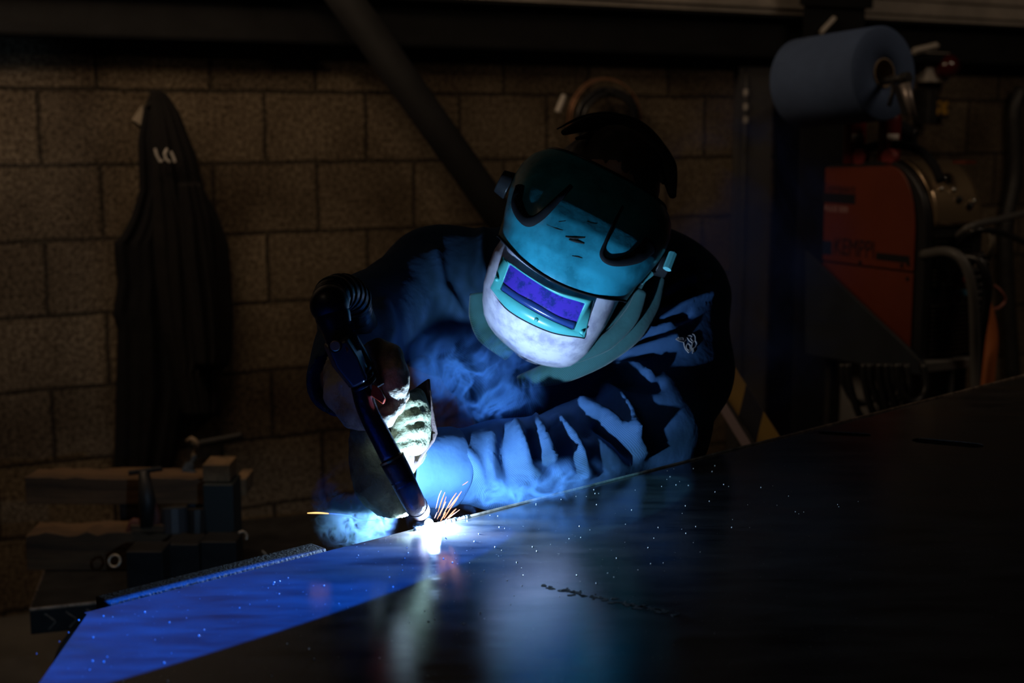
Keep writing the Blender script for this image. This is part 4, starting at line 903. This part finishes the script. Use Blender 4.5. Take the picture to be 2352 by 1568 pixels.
tag(obj('cable_trunking', MB().tube([wpx(2098, 118, 0.12), wpx(2152, 105, 0.12)], 0.014, 4), PALE), 'short pale strip of trunking sloping above the beacon box', 'trunking')
sx, sz = wl(2137, 245, 0.05); jb_ = thing('junction_box', 'small black box with a worn yellow label under the beacon', 'box', tuple(wp(sx, 0, sz)))
s0_, s1_ = wl(2116, 245)[0], wl(2160, 245)[0]; z0_, z1_ = wl(2137, 272)[1], wl(2137, 224)[1]
obj('case', MB().box((s0_, -0.05, z0_), (s1_, 0, z1_), WM), BPL, jb_, bevel=0.005)
obj('yellow_label', MB().box((s0_+.012, -0.053, z0_+.014), (s1_-.012, -0.0501, z1_-.014), WM), mat('worn_yellow', (0.60, 0.32, 0.04), 0.6, col2=(0.05, 0.04, 0.03), vscale=30, thr=(0.42, 0.50)), jb_)
tag(obj('dark_bracket', MB().box((wl(2104, 245)[0]-.02, -0.09, wl(2110, 285)[1]), (wl(2104, 245)[0]+.03, 0, wl(2110, 205)[1]), WM), IRON, bevel=0.004), 'dark iron bracket on the wall left of the yellow-labelled box', 'bracket')
# ---- blue paper roll
pf, pr_ = at(2030, 168, 3.90), at(1840, 192, 4.16); ax = (pf-pr_).normalized()
roll = thing('paper_roll', 'large roll of blue workshop paper on an axle in front of the column', 'paper roll', tuple((pf+pr_)/2))
RM = ax.to_track_quat('Z', 'Y').to_matrix().to_4x4(); RM.translation = pr_; Lr = (pf-pr_).length; R0 = 0.129
PAP = mat('blue_paper', (0.075, 0.12, 0.24), 0.9, var=0.15, vscale=12, bump=0.25, bscale=25)
obj('paper', MB().lathe([(0.040, 0), (R0-.004, 0), (R0, 0.004), (R0+.0005, Lr*.5), (R0, Lr-.004), (R0-.003, Lr), (0.08, Lr+.001), (0.040, Lr), (0.040, 0)], RM, 72), PAP, roll, smooth=False)
bpy.data.objects['paper'].data.polygons.foreach_set('use_smooth', [True]*len(bpy.data.objects['paper'].data.polygons))
obj('cardboard_core', MB().lathe([(0.0400, 0.002), (0.0405, Lr+.003), (0.0365, Lr+.003), (0.0365, 0.002)], RM, 48), mat('cardboard', (0.32, 0.24, 0.16), 0.9), roll, smooth=True)
hold = thing('roll_holder', 'dark bar and dropped lever carrying the blue paper roll', 'roll holder', tuple(pf))
colp = wpx(1848, 200, 0.17)
obj('axle', MB().tube([colp, pr_-Vector((0,0,.022)), pf-Vector((0,0,.022)), at(2082, 178, 3.74)], 0.011, 12), IRON, hold, smooth=True)
obj('elbow', MB().tube([at(2072, 182, 3.76), at(2088, 178, 3.74)], 0.018, 6), IRON, hold, bevel=0.003)
obj('lever', MB().tube([at(2078, 192, 3.75), at(2098, 268, 3.75)], [0.016, 0.010], 8), mat('worn_lever', (0.40, 0.34, 0.31), 0.4, 0.5, var=0.4), hold, smooth=True)
obj('lever_back', MB().tube([at(2068, 192, 3.77), at(2086, 262, 3.77)], [0.020, 0.016], 8), IRON, hold)
obj('catch', MB().tube([at(2052, 188, 3.80), at(2050, 215, 3.80), at(2042, 243, 3.80)], 0.006, 8), IRON, hold, smooth=True)
# ---- welding machine
fdir = Vector((0.47, -0.883, 0)).normalized(); ndir = Vector((fdir.y, -fdir.x, 0)); MO = at(2112, 828, 4.0)
MM = Matrix((fdir, ndir, Vector((0, 0, 1)))).transposed().to_4x4(); MM.translation = MO
wm = thing('welding_machine', 'orange welding machine with black louvred front, standing on a trolley', 'welding machine', tuple(MO))
LM, WM_, HM = 0.42, 0.22, 0.56
def side(px, py, y=0.0):
    r = ray(px, py); o_ = MO+ndir*y; t = (o_-CAM).dot(ndir)/r.dot(ndir); p = MM.inverted() @ (CAM+r*t); return p.x, p.z
def marc(x0, z0, x1, z1, n_=8): return [(x0+(x1-x0)*math.sin(t), z0+(z1-z0)*(1-math.cos(t))) for t in np.linspace(0, math.pi/2, n_)]
prof = [(-LM, 0), (-0.004, 0), (0, 0.36)]+[(0.0-0.17*(1-math.cos(t)), 0.36+0.195*math.sin(t)) for t in np.linspace(0, math.pi/2, 10)][1:]+[(-LM, 0.535)]
obj('casing', MB().prism(prof, -WM_, -0.004, MM), BPL, wm, bevel=0.004)
ORG = mat('orange_enamel', (0.17, 0.032, 0.012), 0.45, var=0.2, vscale=3, bump=0.03)
prof2 = [(-LM, 0.0), (-0.035, 0.0), (-0.035, 0.36)]+[(-0.035-0.11*(1-math.cos(t)), 0.36+0.180*math.sin(t)) for t in np.linspace(0, math.pi/2, 8)][1:]+[(-LM-.002, 0.528)]
zs = side(1990, 612)[1]
def clip(poly_, z_, up):
    out = []
    for i in range(len(poly_)):
        a, b = poly_[i], poly_[(i+1) % len(poly_)]; ia, ib = (a[1] >= z_) == up, (b[1] >= z_) == up
        if ia: out.append(a)
        if ia != ib: t = (z_-a[1])/(b[1]-a[1]); out.append((a[0]+(b[0]-a[0])*t, z_))
    return out
obj('side_panel', MB().prism(clip(prof2, zs+.003, True), -0.004, 0.004, MM), ORG, wm, bevel=0.002)
obj('side_panel', MB().prism(clip(prof2, zs-.003, False), -0.004, 0.004, MM), ORG, wm, bevel=0.002)
obj('side_panel', MB().prism(prof2, -WM_-.006, -WM_, MM), ORG, wm, bevel=0.002)
DECAL = mat('black_decal', (0.008, 0.008, 0.01), 0.5)
def side_text(name, txt, x0, y0, x1, y1, m, parent):
    a, b = side(x0, y1, .005), side(x1, y0, .005); vs_, fs_ = text_mesh(txt, 1, 0)
    xs = [v_.x for v_ in vs_]; ys_ = [v_.y for v_ in vs_]; x_0, x_1, y_0, y_1 = min(xs), max(xs), min(ys_), max(ys_)
    obj(name, MB().add([MM @ Vector((a[0]+(v_.x-x_0)/(x_1-x_0)*(b[0]-a[0]), 0.0052, a[1]+(v_.y-y_0)/(y_1-y_0)*(b[1]-a[1]))) for v_ in vs_], fs_), m, parent, thick=0.0)
def side_rect(name, x0, y0, x1, y1, m, yy=0.0048):
    a, b = side(x0, y1, .004), side(x1, y0, .004); obj(name, MB().box((a[0], 0.0038, a[1]), (b[0], yy, b[1]), MM), m, wm)
side_text('maker_name', 'KEMPPI', 1916, 554, 2008, 583, DECAL, wm)
side_rect('maker_logo', 1889, 554, 1911, 583, mat('navy_decal', (0.01, 0.02, 0.06), 0.5))
side_rect('model_plate', 1889, 446, 1965, 464, DECAL); side_text('model_name', 'Kempact', 1889, 424, 1965, 444, DECAL, wm)
side_rect('decal_stripe', 2012, 588, 2090, 596, DECAL)
side_text('small_print', 'PULSE 3000', 1895, 475, 1948, 484, mat('pale_print', (0.5, 0.3, 0.3), 0.6), wm)
for (x, y) in ((1976, 602), (2072, 610), (2087, 606), (2085, 640)):
    a = side(x, y, .004); p = MM @ Vector((a[0], 0.003, a[1])); obj('screw', MB().tube([p, p+ndir*0.004], 0.006, 12), DECAL, wm)
# glossy bronze hood over the rounded front
hd = []
for t in np.linspace(0.10, 1.35, 16): hd.append([MM @ Vector((0.006-0.17*(1-math.cos(t)), y, 0.355+0.205*math.sin(t))) for y in np.linspace(-WM_+.008, -.03, 12)])
obj('bronze_hood', MB().grid(hd), mat('bronze_gloss', (0.48, 0.34, 0.20), 0.22, 0.75, coat=0.6), wm, smooth=True, thick=0.004)
CHR = mat('chrome', (0.8, 0.75, 0.7), 0.12, 1.0)
for (t, y, r_, m_) in ((0.62, -0.075, .006, CHR), (0.80, -0.105, .008, CHR), (0.60, -0.12, .007, CHR), (0.42, -0.185, .007, CHR), (0.45, -0.13, .010, BPL), (0.35, -0.165, .010, BPL)):
    obj('control_knob', MB().ball(MM @ Vector((0.010-0.17*(1-math.cos(t)), y, 0.358+0.208*math.sin(t))), r_, 8), m_, wm, smooth=True)
for k in range(11):
    z = 0.345-k*0.0135; obj('louvre', MB().box((-0.004, -WM_+.035, z), (0.010, -.035, z+.0055), MM), IRON, wm)
for k in range(11):
    z = 0.150-k*0.0135; obj('louvre', MB().box((-0.004, -WM_+.015, z), (0.010, -.035, z+.0055), MM), IRON, wm)
for (y, z, c_) in ((-0.15, 0.222, mat('red_knob', (0.6, 0.05, 0.05), 0.4)), (-0.15, 0.185, mat('blue_knob', (0.06, 0.22, 0.35), 0.4)), (-0.07, 0.21, BPL), (-0.08, 0.245, BPL)):
    p = MM @ Vector((0, y, z)); obj('socket', MB().tube([p, p+fdir*0.016], 0.009, 14), c_, wm, bevel=0.002)
hp2 = smooth_path([MM @ Vector(p) for p in [(-0.40, -.05, .535), (-0.36, -.05, .575), (-0.20, -.05, .600), (-0.09, -.05, .585), (-0.03, -.05, .545), (0.0, -.05, .50)]], 6)
obj('carry_handle', MB().tube(hp2, 0.013, 12), BLK, wm, smooth=True)
obj('orange_tab', MB().box((-0.03, -.16, .548), (0.02, -.12, .556), MM), ORG, wm)
# ---- two red spray cans on top of the machine
SR = mat('can_red', (0.14, 0.012, 0.012), 0.35, var=0.2, vscale=20); SW = mat('can_white_label', (0.62, 0.55, 0.50), 0.5)
for i, (x, y, lb) in enumerate(((-0.335, -0.03, 'red spray can on the orange machine, left of the pair'), (-0.215, -0.055, 'red spray can on the orange machine, right of the pair'))):
    b_ = MM @ Vector((x, y, 0.552)); c_ = thing('spray_can', lb, 'spray can', tuple(b_), 'spray cans on the welding machine'); Mt = Matrix.Translation(b_)
    obj('can_body', MB().lathe([(0.001, -.012), (0.030, -.012), (0.032, -.008), (0.032, .120), (0.029, .132), (0.020, .140), (0.001, .142)], Mt, 28), SR, c_, smooth=True)
    lp = []
    for z in (0.055, 0.078): lp.append([b_+Vector((0.0324*math.cos(t), 0.0324*math.sin(t), z)) for t in np.linspace(-2.1, -0.9, 10)])
    obj('label_patch', MB().grid(lp), SW, c_, smooth=True, thick=0.0006)
    obj('cap', MB().lathe([(0.019, .138), (0.019, .165), (0.015, .172), (0.001, .172)], Mt, 20), mat('red_cap', (0.20, 0.02, 0.02), 0.4), c_, smooth=True)
for i, x in enumerate((-0.285, -0.165)):
    p = MM @ Vector((x, -0.004, 0.562)); dk = thing('tape_roll', 'small red tape roll standing on the machine top, %s' % ('behind the handle at the left' if i == 0 else 'behind the handle at the right'), 'tape roll', tuple(p), 'red tape rolls on the machine')
    obj('tape', MB().tube([p, p-ndir*0.02], 0.026, 28), mat('red_tape', (0.24, 0.03, 0.03), 0.5), dk, bevel=0.002)
# dark spool clamp behind
pp = at(2065, 318, 4.25); bk_ = thing('cable_clamp', 'bulky black cable clamp behind the machine handle under the paper roll', 'clamp', tuple(pp))
obj('jaw', MB().tube([at(2032, 318, 4.3), at(2070, 300, 4.25), at(2104, 312, 4.22)], [0.02, 0.034, 0.02], 10), BPL, bk_, bevel=0.004); obj('grip', MB().tube([at(2050, 330, 4.3), at(2100, 332, 4.25)], [0.016, 0.022], 10), BPL, bk_)
obj('spring', MB().tube([at(2028, 290, 4.3), at(2026, 350, 4.32)], 0.010, 8), mat('dull_brass', (.35, .26, .15), .5), bk_)
# ---- trolley under it
tz = MO.z; tr = thing('machine_trolley', 'grey steel trolley with a dark sloping side plate carrying the welding machine', 'trolley', (MO.x, MO.y, 0))
obj('shelf', MB().box((-LM-.03, -WM_-.03, -0.018), (0.03, 0.035, -0.001), MM), GREYM, tr, bevel=0.004)
obj('cabinet', MB().box((-LM+.0, -WM_-.02, -tz+.12), (-0.10, -.03, -0.02), MM), GREYM, tr, bevel=0.004)
obj('front_bar', MB().box((0.015, -WM_-.05, -0.030), (0.03, 0.02, -0.012), MM), GREYM, tr, bevel=0.003)
sp_ = [side(1850, 575, .06), side(2125, 838, .06), side(2118, 862, .06), side(1850, 812, .06)]
obj('side_plate', MB().prism(sp_, 0.05, 0.062, MM), mat('dark_blue_plate', (0.02, 0.026, 0.035), 0.5, var=0.3), tr, bevel=0.002)
for sx_ in (-LM+.05, -0.06):
    for sy_ in (-WM_, 0.0):
        c_ = MM @ Vector((sx_, sy_, -tz+.06)); obj('wheel', MB().tube([c_-ndir*.014, c_+ndir*.014], 0.058, 24), BLK, tr, bevel=0.004)
        obj('post', MB().box((sx_-.012, sy_-.012, -tz+.06), (sx_+.012, sy_+.012, -0.018), MM), IRON, tr)
# coiled cable under the machine
cu = at(2030, 905, 3.9); ck = thing('cable_bundle', 'loops of black cable hanging under the welding machine', 'cable coil', tuple(cu))
random.seed(2)
for i in range(7):
    cxp = 1975+i*20+random.uniform(-6, 6); wdt = random.uniform(28, 46); dp = random.uniform(70, 120); dd = 3.84-0.012*i
    obj('cable_loop', MB().tube(smooth_path([at(cxp-wdt, 835, dd), at(cxp-wdt*.9, 880, dd), at(cxp-wdt*.3, 850+dp, dd), at(cxp+wdt*.5, 845+dp, dd+.02), at(cxp+wdt, 890, dd+.03), at(cxp+wdt*.8, 835, dd+.04)], 6), 0.010, 8), BLKC, ck, smooth=True)
# cables at the machine's front
def cable(pts, r_, m, label, cat='cable', name='power_cable'):
    tag(obj(name, MB().tube(smooth_path([at(*p) for p in pts], 8), r_, 10), m, smooth=True), label, cat)
GC = mat('grey_cable', (0.10, 0.095, 0.09), 0.5)
cable([(2195,545,4.0),(2230,520,3.95),(2290,505,4.1),(2360,488,4.5),(2460,470,5.0)], 0.010, GC, 'grey cable leaving the machine to the right, upper one')
cable([(2200,560,4.0),(2240,530,3.9),(2300,535,4.0),(2365,562,4.4),(2460,600,4.8)], 0.009, BLKC, 'black cable bowing down to the right edge beside the machine')
cable([(2120,585,3.97),(2175,578,3.86),(2212,600,3.82),(2232,660,3.82),(2238,740,3.85),(2240,860,3.9),(2245,1100,3.9)], 0.014, GC, 'thick grey cable arching out of the machine front and falling')
cable([(2215,590,3.95),(2250,600,3.92),(2268,650,3.92),(2262,720,3.95),(2250,800,4.0),(2230,1000,4.0)], 0.013, BLKC, 'thick black cable hanging beside the thick grey one')
cable([(2275,530,3.95),(2280,555,3.95),(2272,590,3.98),(2255,605,4.0),(2240,615,4.02)], 0.008, mat('tan_cable', (0.22, 0.19, 0.15), 0.5), 'short tan cable end curling down right of the machine')
cable([(2243,660,4.05),(2262,700,4.05),(2277,770,4.05),(2272,840,4.05),(2262,960,4.05),(2262,1100,4.05)], 0.020, mat('orange_hose', (0.42, 0.12, 0.03), 0.5), 'orange brown hose hanging right of the machine', 'hose', 'hanging_hose')
cable([(2283,655,4.1),(2300,670,4.1),(2308,690,4.12),(2290,708,4.1),(2262,705,4.05)], 0.004, mat('pink_wire', (0.45, 0.16, 0.12), 0.5), 'thin reddish wire loop beside the orange hose', 'wire', 'thin_wire')
for i in range(8):
    q = at(2248+8*math.sin(i*1.9), 590+i*17, 3.97); tag(obj('hose_coupling', MB().tube([q-Vector((.014,0,0)), q+Vector((.014,0,.004))], 0.013, 10), BPL, bevel=0.002), 'small black coupling in the cable tangle right of the machine', 'coupling', 'couplings in the cable tangle')
cd_ = wpx(2338, 400, 0.05); tag(obj('dark_downpipe', MB().tube(smooth_path([wpx(2345, 205, .06), wpx(2330, 260, .06), wpx(2332, 400, .06), wpx(2310, 560, .06), wpx(2330, 900, .06)], 6), 0.032, 12), IRON, smooth=True), 'thick dark cable drooping on the wall at the right edge', 'cable')
# ---- striped barrier board leaning behind the elbow
def stripe_mat():
    m = bpy.data.materials.new('hazard_stripes'); m.use_nodes = True; nt = m.node_tree; N = nt.nodes; L = nt.links; b = N['Principled BSDF']
    tc = N.new('ShaderNodeTexCoord'); sp = N.new('ShaderNodeSeparateXYZ'); L.new(tc.outputs['Object'], sp.inputs[0])
    ad = N.new('ShaderNodeMath'); ad.operation = 'ADD'; L.new(sp.outputs['X'], ad.inputs[0]); L.new(sp.outputs['Z'], ad.inputs[1])
    mu = N.new('ShaderNodeMath'); mu.operation = 'MULTIPLY'; mu.inputs[1].default_value = 7.0; L.new(ad.outputs[0], mu.inputs[0])
    fr = N.new('ShaderNodeMath'); fr.operation = 'FRACT'; L.new(mu.outputs[0], fr.inputs[0])
    gt = N.new('ShaderNodeMath'); gt.operation = 'GREATER_THAN'; gt.inputs[1].default_value = 0.5; L.new(fr.outputs[0], gt.inputs[0])
    mx = N.new('ShaderNodeMix'); mx.data_type = 'RGBA'; L.new(gt.outputs[0], mx.inputs[0]); mx.inputs[6].default_value = (0.02, 0.02, 0.03, 1); mx.inputs[7].default_value = (0.42, 0.26, 0.05, 1); L.new(mx.outputs[2], b.inputs['Base Color'])
    b.inputs['Roughness'].default_value = 0.5; return m
def lean(name, pa, pb, wd_, th_, m, label, cat):
    a, b = at(*pa), at(*pb); d = (b-a); L_ = d.length; d.normalize(); y_ = d.cross(Vector((0, 1, 0))).normalized(); n__ = d.cross(y_)
    o_ = obj(name, MB().box((0, -th_/2, -wd_/2), (L_, th_/2, wd_/2)), m, bevel=0.002); M = Matrix((d, n__, y_)).transposed().to_4x4(); M.translation = a; o_.matrix_world = M; tag(o_, label, cat)
lean('barrier_board', (1628, 800, 3.2), (1880, 1190, 3.05), 0.052, 0.012, stripe_mat(), 'yellow and black striped board leaning behind the elbow', 'barrier board')
lean('leaning_batten', (1622, 872, 3.15), (1800, 1160, 3.0), 0.020, 0.012, mat('mauve_batten', (0.34, 0.26, 0.28), 0.7), 'thin pale batten leaning beside the striped board', 'batten')
# ---- low bench with checker plate edge
BZ = 0.46; fl, bl = onz(68, 1400, BZ), onz(110, 1288, BZ); fd = (onz(300, 1376, BZ)-fl).normalized(); bd2 = (bl-fl); 
be = thing('low_bench', 'low steel bench with a checker plate edge at the lower left', 'bench', (fl.x+.5, fl.y+.2, 0))
c = [fl, fl+fd*1.35, fl+fd*1.35+bd2*1.6, fl+bd2*1.6]; dz = Vector((0, 0, -0.012))
obj('bench_top', MB().add(c+[p+dz for p in c], [(0,1,2,3),(7,6,5,4),(0,4,5,1),(1,5,6,2),(2,6,7,3),(3,7,4,0)]), IRON, be)
EDG = mat('worn_aluminium', (0.50, 0.40, 0.31), 0.45, 0.5, var=0.7, vscale=60)
obj('edge_lip', MB().tube([fl, fl+fd*1.35], 0.004, 6), EDG, be); obj('edge_lip', MB().tube([fl, fl+bd2*1.6], 0.0028, 6), mat('worn_edge', (0.24, 0.18, 0.14), 0.5, 0.4, var=0.8, vscale=40), be)
f0 = [fl, fl+fd*1.35, fl+fd*1.35-Vector((0,0,.055)), fl-Vector((0,0,.055))]; nn_ = Vector((fd.y, -fd.x, 0)); obj('front_skirt', MB().add([p+nn_*0.001 for p in f0]+[p-nn_*.004 for p in f0], [(0,1,2,3),(7,6,5,4),(0,4,5,1),(3,2,6,7),(1,5,6,2),(0,3,7,4)]), IRON, be)
mb = MB()
for i in range(30):
    p = fl+fd*(0.03+i*0.043)-Vector((0, 0, 0.012)); mb.tube([p, p+fd*0.020-Vector((0, 0, .018))], 0.0022, 5); mb.tube([p+fd*.022-Vector((0,0,.020)), p+fd*0.006-Vector((0, 0, .036))], 0.0018, 5)
obj('checker_ribs', mb, EDG, be)['kind'] = 'stuff'
for s_ in (0.04, 1.2):
    p = fl+fd*s_+bd2*0.1; obj('bench_leg', MB().tube(smooth_path([p+fd*.16-Vector((0,0,.05)), p+fd*.08-Vector((0,0,.06)), p+fd*.02-Vector((0,0,.12)), p+Vector((0,0,-.25)), Vector((p.x, p.y, 0.01))], 6), 0.016, 12), mat('bench_tube', (0.20, 0.17, 0.15), 0.45, 0.3), be, smooth=True)
    p = p+bd2*1.3; obj('bench_leg', MB().tube([p-Vector((0,0,.013)), Vector((p.x, p.y, 0.01))], 0.016, 12), MATS['bench_tube'], be, smooth=True)
# things on the bench: boxes given by their front face in the photo
def slab(name, x0, y0, x1, y1, d, deep, m, label, cat, group=None, rot=0.0, wob=0.0, parent=None):
    a, b = at(x0, y1, d), at(x1, y0, d); cx, cz = (a.x+b.x)/2, (a.z+b.z)/2; hw, hh = (b.x-a.x)/2, (b.z-a.z)/2
    mb_ = MB(); nseg = 14 if wob else 1; rows_ = []
    for i in range(nseg+1):
        x = -hw+2*hw*i/nseg; w1, w2 = (random.uniform(-wob, wob) for _ in range(2)) if wob else (0, 0)
        rows_.append([Vector((x, 0, -hh)), Vector((x, 0, hh+w1)), Vector((x, deep, hh+w2)), Vector((x, deep, -hh))])
    mb_.grid(rows_, True); mb_.f += [(3, 2, 1, 0), tuple(nseg*4+j for j in range(4))]
    o_ = obj(name, mb_, m, bevel=0.002); o_.location = (cx, a.y, cz); o_.rotation_euler = (0, 0, rot)
    if label: tag(o_, label, cat, group)
    return o_
def zpix(z, d):
    """photo row of height z at depth d"""
    r = ray(CX, 0); lo_, hi_ = 0, 3000
    for _ in range(40):
        m_ = (lo_+hi_)/2
        if at(CX, m_, d).z > z: lo_ = m_
        else: hi_ = m_
    return lo_
zb = lambda d: zpix(BZ+.002, d)
slab('timber_beam', 62, 1222, 392, zb(3.30), 3.30, 0.10, WOOD, 'rough split timber lying on the bench, the lower one', 'timber', wob=0.006)
slab('steel_block', 293, 1262, 376, zb(3.13), 3.13, 0.08, IRON, 'dark square steel block on the bench, leftmost of three', 'steel block', 'steel blocks on the bench')
slab('steel_block', 380, 1246, 458, zb(3.20), 3.20, 0.08, IRON, 'dark square steel block on the bench, middle of three', 'steel block', 'steel blocks on the bench')
slab('steel_block', 463, 1240, 545, zb(3.22), 3.22, 0.08, IRON, 'dark square steel block on the bench, rightmost of three', 'steel block', 'steel blocks on the bench')
slab('steel_post', 278, 1112, 322, zb(3.42), 3.42, 0.06, IRON, 'dark upright post under the upper timber, left one', 'post')
slab('steel_post', 472, 1106, 540, zb(3.34), 3.34, 0.10, mat('teal_black_post', (0.03, 0.038, 0.038), 0.5), 'wide dark upright post right of the timbers', 'post')
slab('wood_offcut', 466, 1066, 528, zpix(at(500, 1106, 3.34).z, 3.34), 3.33, 0.09, WOOD2, 'square wooden offcut on top of the wide dark post', 'wood offcut')
slab('timber_beam', 60, 1096, 470, 1158, 3.40, 0.10, WOOD, 'long rough timber resting across the posts, the upper one', 'timber', wob=0.004)
slab('wood_offcut', 540, 1098, 566, 1138, 3.44, 0.10, WOOD2, 'small wooden block end right of the wide dark post', 'wood offcut')
slab('wood_offcut', 300, 1206, 388, 1222, 3.28, 0.06, WOOD, 'flat strip of wood on the lower timber', 'wood offcut')
# vice-like clamp in the middle of the bench
p = at(350, 1200, 3.25); vc = thing('bench_clamp', 'dark iron screw clamp among the timbers', 'clamp', tuple(p))
obj('spindle', MB().tube([at(330, 1080, 3.28), at(338, 1150, 3.28), at(336, 1210, 3.28)], [0.012, 0.020, 0.014], 10), IRON, vc, smooth=True)
obj('frame', MB().tube(smooth_path([at(345,1150,3.3), at(360,1195,3.3), at(340,1212,3.3), at(310,1200,3.3), at(300,1222,3.3)], 6), 0.012, 8), mat('rusty_red', (0.12, 0.04, 0.03), 0.7), vc, smooth=True)
obj('tommy_bar', MB().tube([at(296, 1086, 3.28), at(372, 1076, 3.28)], 0.006, 8), IRON, vc); obj('foot', MB().tube([at(400,1165,3.3), at(402,1222,3.3)], 0.030, 12), mat('slate_iron', (0.045, 0.05, 0.06), 0.5), vc)
obj('foot', MB().tube([at(452,1168,3.33), at(452,1222,3.33)], 0.024, 12), IRON, vc)
# ring, hooks, rag, rod
def ringobj(name, px, py, d, r_, th, m, label, a0=0, a1=2*math.pi, cat='ring'):
    c_ = at(px, py, d); tag(obj(name, MB().tube([c_+RIGHT*(r_*math.cos(t))+UP*(r_*math.sin(t))+FWD*(0.3*r_*math.sin(t)) for t in np.linspace(a0, a1, 30)], th, 8), m, smooth=True), label, cat)
ringobj('steel_ring', 263, 1288, 3.15, 0.0125, 0.0028, mat('ring_steel', (0.55, 0.48, 0.38), 0.4, 0.6), 'small pale steel ring standing on the bench')
ringobj('steel_hook', 556, 1232, 3.2, 0.011, 0.0022, MATS['ring_steel'], 'small pale curved hook at the right end of the bench', -0.6, 2.4, 'hook')
ringobj('steel_hook', 596, 1280, 3.1, 0.014, 0.0022, MATS['ring_steel'], 'small curved wire end beside the flat bar', -0.9, 1.2, 'hook')
tag(obj('iron_rod', MB().tube([at(442,1022,4.0), at(556,1000,4.0)], 0.010, 10), IRON), 'short dark iron rod sticking out right of the coats', 'rod')
tag(obj('twine_knot', MB().tube(smooth_path([at(432,1012,3.9), at(442,1008,3.88), at(452,1020,3.88), at(450,1036,3.9), at(444,1050,3.9)], 6), 0.007, 8), mat('twine', (0.30, 0.22, 0.15), 0.9), smooth=True), 'short knot of tan twine hanging by the iron rod', 'twine')
tag(obj('rag', MB().tube(smooth_path([at(448,1048,3.5), at(436,1070,3.48), at(430,1088,3.46), at(446,1112,3.45), at(452,1180,3.44)], 6), [0.006]*6+[0.014]*8+[0.022]*11, 10, flat=(tuple(FWD), 0.4)), mat('dark_blue_rag', (0.05, 0.07, 0.10), 0.9, var=0.6, vscale=60), smooth=True), 'twisted dark blue rag hanging above the bench', 'rag')
